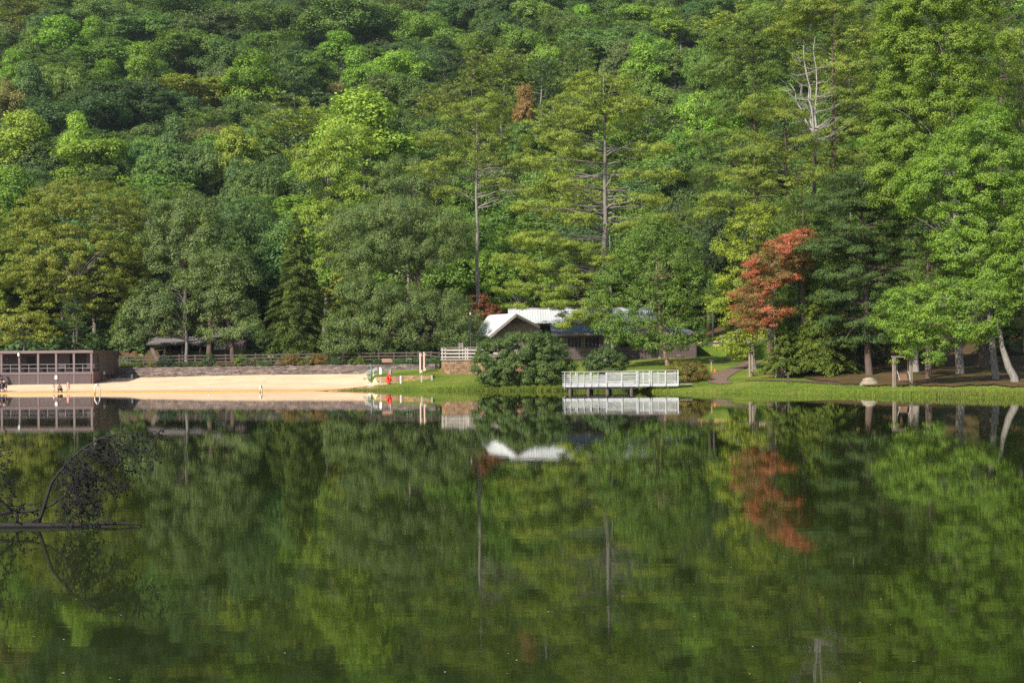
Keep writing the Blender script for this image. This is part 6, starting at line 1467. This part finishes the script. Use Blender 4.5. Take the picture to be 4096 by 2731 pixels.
# undergrowth carpet on the forest floor
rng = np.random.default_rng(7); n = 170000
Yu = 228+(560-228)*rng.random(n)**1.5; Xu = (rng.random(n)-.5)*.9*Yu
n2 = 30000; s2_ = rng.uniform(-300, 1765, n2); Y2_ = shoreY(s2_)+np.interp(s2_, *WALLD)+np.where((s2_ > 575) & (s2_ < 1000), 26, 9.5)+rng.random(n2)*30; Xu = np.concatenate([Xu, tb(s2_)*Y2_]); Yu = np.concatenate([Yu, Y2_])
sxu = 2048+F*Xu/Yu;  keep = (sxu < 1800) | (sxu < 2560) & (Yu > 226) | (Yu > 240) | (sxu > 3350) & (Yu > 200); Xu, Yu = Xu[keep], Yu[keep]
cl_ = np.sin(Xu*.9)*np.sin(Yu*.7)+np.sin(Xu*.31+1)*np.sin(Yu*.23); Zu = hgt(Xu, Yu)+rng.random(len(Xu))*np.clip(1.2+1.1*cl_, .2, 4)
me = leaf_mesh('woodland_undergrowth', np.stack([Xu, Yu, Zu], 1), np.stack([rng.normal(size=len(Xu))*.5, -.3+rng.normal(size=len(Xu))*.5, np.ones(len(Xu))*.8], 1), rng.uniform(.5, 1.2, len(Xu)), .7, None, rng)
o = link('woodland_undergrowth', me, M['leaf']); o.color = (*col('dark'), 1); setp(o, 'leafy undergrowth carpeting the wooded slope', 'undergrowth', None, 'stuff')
# ------------------------------------------------------------------ shrubs and bank plants
def bush(name, label, Y, lobes_px, base_sx, color, seed, pr=.4, ls=.16, flat=.7, mat='leaf', dens=1.0, asp=.6, stems=7, z=None, grp=None):
    bx = XX(base_sx, Y); bz = H(bx, Y) if z is None else z; lobes = []; k_ = PXM(Y)
    for l in lobes_px: c = P(l[0], l[1], Y); dy = l[4] if len(l) > 4 else 0; lobes.append((c.x-bx, dy, c.z-bz, l[2]/k_, l[2]/k_*.8, l[3]/k_))
    crown, C = broad_crown(name+'_foliage', lobes, pr, ls, seed, None, flat, asp, 1.6, .8, dens)
    rng = np.random.default_rng(seed); mb = MB()
    for q in rng.choice(len(C), min(len(C), stems*3), replace=False):
        s_ = np.array([rng.normal()*.25, rng.normal()*.25, -.1]); mb.tube(curve(s_, C[q], .1, 4, rng, .03), [.05, .04, .03, .02, .01], 4)
    return plant(name, label, 'shrub', (bx, Y, bz), mb, 'bark_brown', crown, mat, color, grp)
bush('bush', 'very large glossy dark green bush on the bank left of the white deck', 164,
     [(2080, 1395, 110, 65), (1990, 1420, 90, 70), (2180, 1400, 90, 65), (1950, 1470, 65, 60), (2060, 1470, 110, 60, -.6), (2180, 1480, 95, 45, -.4), (2240, 1460, 65, 35), (1985, 1515, 70, 28), (2150, 1515, 110, 18), (2110, 1362, 60, 42)],
     2080, (.11, .165, .045), 201, .5, .16, .7, 'glossy_leaf', 1.7)
bush('bush', 'rounded dark green bush between the big bush and the deck, before the house', 169,
     [(2420, 1425, 60, 35), (2380, 1455, 55, 30), (2460, 1450, 55, 35), (2430, 1475, 60, 22)], 2420, (.09, .14, .042), 202, .4, .16, .7, 'glossy_leaf', 1.4)
bush('autumn_shrub', 'russet and yellow green shrub at the gangway end of the deck', 157,
     [(2720, 1470, 50, 28), (2780, 1480, 55, 35), (2740, 1505, 70, 28), (2810, 1505, 40, 25), (2680, 1495, 35, 22)], 2750, (.20, .155, .035), 203, .35, .13, .7, 'leaf', .9)
bush('autumn_shrub', 'small rust coloured sprig shrub behind the russet one', 160, [(2765, 1500, 40, 22), (2800, 1520, 35, 14)], 2775, (.26, .10, .035), 204, .25, .11, .7, 'leaf', .7)
PL = [(505, 1462, 20, 9, (.22, .24, .03), 'yellow flowering plant at the left end of the beach wall'), (548, 1458, 22, 14, (.13, .20, .03), 'light green leafy plant above the wall near its left end'),
      (601, 1462, 9, 9, (.18, .22, .03), 'little yellow green tuft on top of the beach wall'),
      (664, 1446, 36, 26, (.035, .075, .04), 'dark round shrub on the wall below the shelter roof'), (742, 1459, 45, 11, (.05, .085, .025), 'low dark creeping shrub along the wall top'),
      (795, 1458, 22, 12, (.12, .14, .03), 'low olive shrub left of the upright green one'), (838, 1440, 26, 30, (.045, .11, .035), 'upright deep green shrub below the pale window'),
      (868, 1459, 12, 9, (.22, .17, .05), 'small orange flowering tuft on the wall'), (925, 1455, 20, 14, (.18, .15, .08), 'wispy tan ornamental grass clump on the wall'),
      (968, 1443, 26, 24, (.16, .24, .03), 'bright lime shrub beside the tan grass clump'), (1010, 1450, 35, 14, (.14, .13, .07), 'second tan ornamental grass clump right of the lime shrub'),
      (1050, 1459, 38, 10, (.07, .12, .03), 'low green hedge plants left of the sunlit bench'),
      (1165, 1440, 40, 26, (.20, .13, .035), 'rusty orange shrub just right of the sunlit bench'), (1225, 1452, 40, 15, (.14, .15, .035), 'olive green shrub between the two rusty ones'),
      (1275, 1440, 42, 26, (.22, .13, .035), 'second rusty orange shrub along the wall'), (1350, 1452, 40, 16, (.04, .08, .03), 'dark green shrub under the low oak boughs'),
      (1430, 1447, 36, 20, (.12, .17, .03), 'leafy yellow green shrub left of the teal post'), (1500, 1450, 26, 16, (.05, .09, .03), 'dark shrub beside the shaded bench'),
      (1605, 1448, 34, 14, (.06, .12, .03), 'strappy green perennials right of the shaded bench'), (1650, 1446, 26, 16, (.05, .10, .03), 'green perennials with white blooms behind the notice frames'),
      (1735, 1444, 32, 16, (.07, .14, .03), 'green daisy bed beside the stone terrace')]
for i, (s_, sy_, rx, ry, c_, lb) in enumerate(PL):
    y_ = float(shoreY(s_))+lerp(s_, *WALLD)+1.3
    bush('garden_shrub', lb, y_, [(s_, sy_, rx, ry), (s_-rx*.5, sy_+ry*.3, rx*.6, ry*.7), (s_+rx*.5, sy_+ry*.25, rx*.6, ry*.75)], s_, c_, 300+i, .28, .16, .8, 'leaf', .9, stems=3, grp='garden plants on the beach wall')
bush('weed_clump', 'leafy weed clump climbing the short bollard', Yk(1564, 8.6), [(1563, 1537, 7, 9)], 1563, (.10, .16, .06), 340, .12, .10, .9, stems=2)
# white blooms
rng = np.random.default_rng(12)
y_ = float(shoreY(1645))+23+.9; mb = MB()
for q in range(16):
    s_ = rng.uniform(1625, 1672); p_ = P(s_, rng.uniform(1432, 1446), y_); mb.lathe([(.001, -.05), (.05, 0), (.001, .05)], tuple(p_), 6)
o = mb.obj('white_blooms', 'flower_white'); setp(o, 'scattered white blooms above the wall', 'flowers', None, 'stuff')
# grasses and reeds at the water line and over the banks
def blades(name, label, sxs, ds, hs, wd, color, seed, mat='leaf'):
    rng = np.random.default_rng(seed); n = len(sxs); Yv = shoreY(sxs)+ds; X = tb(sxs)*Yv; Z = hgt(X, Yv)-.03; Z = np.maximum(Z, -.12)
    a = rng.uniform(0, 6.28, n); ln = rng.uniform(.05, .45, n)*hs; dx, dy = np.cos(a)*ln, np.sin(a)*ln; b2 = rng.uniform(0, 6.28, n); wx, wy = np.cos(b2)*wd, np.sin(b2)*wd
    p0 = np.stack([X-wx, Yv-wy, Z], 1); p1 = np.stack([X+wx, Yv+wy, Z], 1)
    p2 = np.stack([X+dx*.4+wx*.8, Yv+dy*.4+wy*.8, Z+hs*.6], 1); p4 = np.stack([X+dx*.4-wx*.8, Yv+dy*.4-wy*.8, Z+hs*.6], 1); p3 = np.stack([X+dx, Yv+dy, Z+hs], 1)
    V = np.stack([p0, p1, p2, p3, p4], 1).reshape(-1, 3); me = fast_mesh(name, V, np.arange(n*5).reshape(n, 5), rng.random(n))
    o = link(name, me, M[mat]); o.color = (*color, 1); return setp(o, label, 'grass', None, 'stuff')
def dist(rng, n, segs):
    """segs: (sx0, sx1, weight) -> random columns"""
    w_ = np.array([s[2]*(s[1]-s[0]) for s in segs]); i = rng.choice(len(segs), n, p=w_/w_.sum()); a = np.array([s[0] for s in segs])[i]; b_ = np.array([s[1] for s in segs])[i]
    return a+(b_-a)*rng.random(n)
rng = np.random.default_rng(21)
n = 26000; s_ = dist(rng, n, [(1350, 1700, .5), (1700, 1880, .8), (1880, 2260, 2.2), (2260, 2620, 2.0), (2620, 4300, .8)])
tall = np.interp(s_, [1350, 1700, 1760, 1900, 2000, 2600, 2700, 3300, 3500, 4300], [.16, .20, .40, .58, .66, .60, .20, .22, .34, .48])
cl_ = .55+.45*np.sin(s_*.05+2*np.sin(s_*.013))*np.sin(s_*.21)
blades('bank_grass', 'long bright grass fringing the water line', s_, rng.uniform(-.25, 1.9, n)*rng.random(n)**.3, tall*rng.uniform(.4, 1.2, n)*(.5+.6*cl_), .018, (.185, .235, .034), 22)
n = 9000; s_ = dist(rng, n, [(1880, 2260, 1), (2260, 2620, .8), (3700, 4200, .25), (1400, 1560, .6)])
blades('dry_grass', 'straw coloured grass mixed into the bank fringe', s_, rng.uniform(-.1, 1.6, n), np.interp(s_, [1400, 1800, 2600, 4200], [.2, .4, .45, .4])*rng.uniform(.4, 1.1, n), .013, (.24, .20, .07), 23)
n = 60000; s_ = dist(rng, n, [(1510, 1880, 1), (1880, 2900, 1), (2900, 4400, .8)]); d_ = 1+rng.random(n)**1.3*np.interp(s_, [1500, 1880, 2900, 3150, 4300], [10, 22, 50, 17, 11])
blades('lawn_grass', 'mown grass of the lawns', s_, d_, rng.uniform(.05, .16, n), .018, (.19, .25, .03), 24)
# ------------------------------------------------------------------ fallen tree in the near water
Yn = 30.6; k0 = P(0, 2100, Yn)
q_ = lambda sx_, sy_, dy=0.0: np.array(P(sx_, sy_, Yn+dy))-np.array([o0.x, o0.y, 0])
o0 = P(150, 2100, Yn); rng = np.random.default_rng(31)
t_ = thing('fallen_tree', 'dark dead fallen tree with cone laden branches lying in the near water', 'fallen tree', (o0.x, o0.y, 0))
mb = MB()
log = [(-420, 2108), (-200, 2106), (-60, 2105), (0, 2102), (110, 2100), (200, 2101), (300, 2100), (360, 2104), (440, 2106), (470, 2109)]
mb.tube([q_(a, b_) for a, b_ in log], [.11, .095, .085, .075, .07, .062, .05, .045, .03, .008], 10)
mb.tube([q_(370, 2101), q_(405, 2093), (q_(480, 2092)), q_(545, 2095), q_(568, 2101)], [.04, .032, .028, .026, .012], 8)
mb.tube([q_(545, 2096), q_(560, 2091), q_(563, 2088)], [.016, .012, .006], 5)
mb.tube([q_(108, 2096), q_(140, 2078, .05), q_(148, 2077)], [.03, .026, .012], 6)
mb.obj('log', 'shaded_bark', t_, True)
def limb(pts, r): return [q_(a, b_, dy) for a, b_, dy in pts], r
main = [(152, 2094, 0), (165, 2060, .02), (180, 2010, .05), (195, 1965, .08), (206, 1930, .1), (232, 1895, .12), (262, 1862, .14), (290, 1830, .15), (330, 1795, .18), (365, 1773, .2), (410, 1748, .2), (470, 1736, .2), (530, 1729, .25), (590, 1727, .25), (660, 1719, .3)]
mb = MB(); P1 = [q_(*a) for a in main]; mb.tube(P1, [.046, .042, .038, .034, .032, .031, .029, .027, .025, .022, .019, .016, .012, .008, .004], 7)
P2 = [q_(*a) for a in [(-260, 2068, .1), (-60, 2058, .1), (10, 2052, .1), (70, 2047, .1), (130, 2043, .1), (170, 2035, .08), (205, 2020, .05), (235, 2000, .0), (262, 1985, -.05), (300, 1960, -.1), (340, 1935, -.1)]]
mb.tube(P2, [.042, .036, .034, .032, .032, .03, .026, .022, .016, .010, .005], 7)
P3 = [q_(*a) for a in [(68, 2092, 0), (70, 2060, .02), (55, 2045, .05), (25, 2020, .1), (-10, 1985, .2), (-60, 1960, .3), (-120, 1900, .3)]]
mb.tube(P3, [.036, .033, .03, .028, .025, .02, .01], 7)
mb.obj('branch', 'shaded_bark', t_, True)
tw = MB(); cn = MB(); cones = []
def twig(p, d, L, r, depth):
    """hanging twig that branches and carries cones"""
    pts = [p]; dd = np.array(d, float); n = max(3, int(L/.07)); st_ = L/n
    for i in range(n):
        dd = dd+rng.normal(size=3)*.20+np.array([0, 0, -.05]); dd /= np.linalg.norm(dd); pts.append(pts[-1]+dd*st_)
    tw.tube(pts, [r*1.15*(1-.6*i/n) for i in range(n+1)], 4, False)
    for i in range(1, n+1):
        if rng.random() < (.34 if depth else .3): cones.append((pts[i]+rng.normal(size=3)*.012, dd+rng.normal(size=3)*.8))
        if depth < 2 and rng.random() < .50: twig(pts[i], dd+rng.normal(size=3)*.9, L*rng.uniform(.3, .6), r*.6, depth+1)
for i in range(5, 15):
    for _ in range(3):
        f = rng.random(); p = P1[i-1]*(1-f)+P1[i]*f; a = rng.uniform(0, 6.28)
        twig(p, (rng.uniform(-.1, 1.0), rng.normal()*.5, -rng.uniform(.3, 1.0)), rng.uniform(.35, .80)*(1.1 if i < 12 else .45), .010, 0)
for i in (7, 8, 9, 10):
    for _ in range(5): twig(P2[i], (rng.uniform(.1, 1.2), rng.normal()*.5, rng.uniform(-.7, .8)), rng.uniform(.4, .95), .010, 0)
for a, b_ in ((300, 1900), (330, 1870), (370, 1850), (400, 1830), (430, 1900), (450, 1860), (480, 1800), (500, 1840), (350, 1920)):
    twig(q_(a, b_, .0), (rng.uniform(0, 1.0), rng.normal()*.5, rng.uniform(-1, .3)), rng.uniform(.35, .7), .009, 0)
c1 = curve(P1[9], q_(430, 1870), -.02, 6, rng, .02); tw.tube(c1, [.016, .014, .012, .010, .008, .006, .004], 5)
c1 = curve(P2[8], q_(450, 1820), .12, 8, rng, .02); tw.tube(c1, [.014]*4+[.010]*3+[.006]*2, 5); c1 = curve(P1[7], q_(560, 1840), .10, 8, rng, .02); tw.tube(c1, [.014]*4+[.010]*3+[.006]*2, 5)
for i in range(2, 7):
    for _ in range(6): twig(P3[i], (rng.uniform(-.6, 1.0), rng.normal()*.5, rng.uniform(-.3, 1.1)), rng.uniform(.25, .65), .009, 0)
for a, b_ in ((-5, 1740), (-10, 1770), (0, 1800), (-10, 1840), (-5, 1880), (0, 1910), (10, 1780), (15, 1930), (-20, 1940)):
    twig(q_(a, b_, .1), (rng.uniform(.1, 1.1), rng.normal()*.5, rng.uniform(-.8, .5)), rng.uniform(.3, .55), .009, 0)
for a, b_, L in ((500, 1765, .4), (530, 1790, .45), (560, 1800, .4), (590, 1800, .35), (540, 1850, .4), (500, 1880, .45), (470, 1930, .35), (430, 1960, .35), (380, 1990, .35), (570, 1870, .3), (450, 1780, .4), (410, 1800, .4)):
    for _ in range(2): twig(q_(a, b_, .0), (rng.uniform(-.1, 1.0), rng.normal()*.5, rng.uniform(-1, .2)), L*rng.uniform(.7, 1.2), .008, 0)
for a, b_, c_, d_ in ((330, 1795, 590, 1905), (276, 1841, 480, 1960), (403, 1752, 600, 1840), (245, 1885, 430, 1990)):
    tw.tube(curve(q_(a, b_), q_(c_, d_), .10, 8, rng, .015), [.015, .014, .013, .012, .010, .009, .007, .005, .003], 5)
tw.obj('twigs', 'shaded_twig', t_, True)
for p, d in cones[:1600]:
    d = Vector(d).normalized(); p = Vector(p); L = rng.uniform(.040, .062); r = L*.36
    cn.tube([p, p+d*L*.3, p+d*L*.7, p+d*L], [r*.5, r, r*.75, r*.1], 6, False)
o = cn.obj('cones', 'cone_scales', t_); o['kind'] = 'stuff'
print('cones', len(cones))

# fallen leaves and bits of foam drifting on the near water
n = 90; Yf = 12+26*rng.random(n)**1.3; Xf = (rng.random(n)-.5)*.70*Yf
me = leaf_mesh('floating_leaves', np.stack([Xf, Yf, np.full(n, .006)], 1), np.tile([0., 0., 1.], (n, 1))+rng.normal(size=(n, 3))*.02, rng.uniform(.02, .055, n), .5, None, rng)
o = link('floating_leaves', me, M['post_pale']); setp(o, 'pale specks and leaves drifting on the near water', 'leaves', None, 'stuff')
# ------------------------------------------------------------------ faint summer haze over the valley
hz = bpy.data.materials.new('haze_air'); hz.use_nodes = True; hn = hz.node_tree; hn.nodes.clear()
ho = hn.nodes.new('ShaderNodeOutputMaterial'); hv = hn.nodes.new('ShaderNodeVolumePrincipled')
hv.inputs['Color'].default_value = (.80, .90, 1.0, 1); hv.inputs['Density'].default_value = .00007; hv.inputs['Anisotropy'].default_value = .3
hn.links.new(hv.outputs[0], ho.inputs['Volume'])
o = link('haze', MB().box(-520, 520, -40, 700, -3.2, 260).mesh('haze'), hz); o['kind'] = 'stuff'; o['label'] = 'thin blue summer haze in the valley'
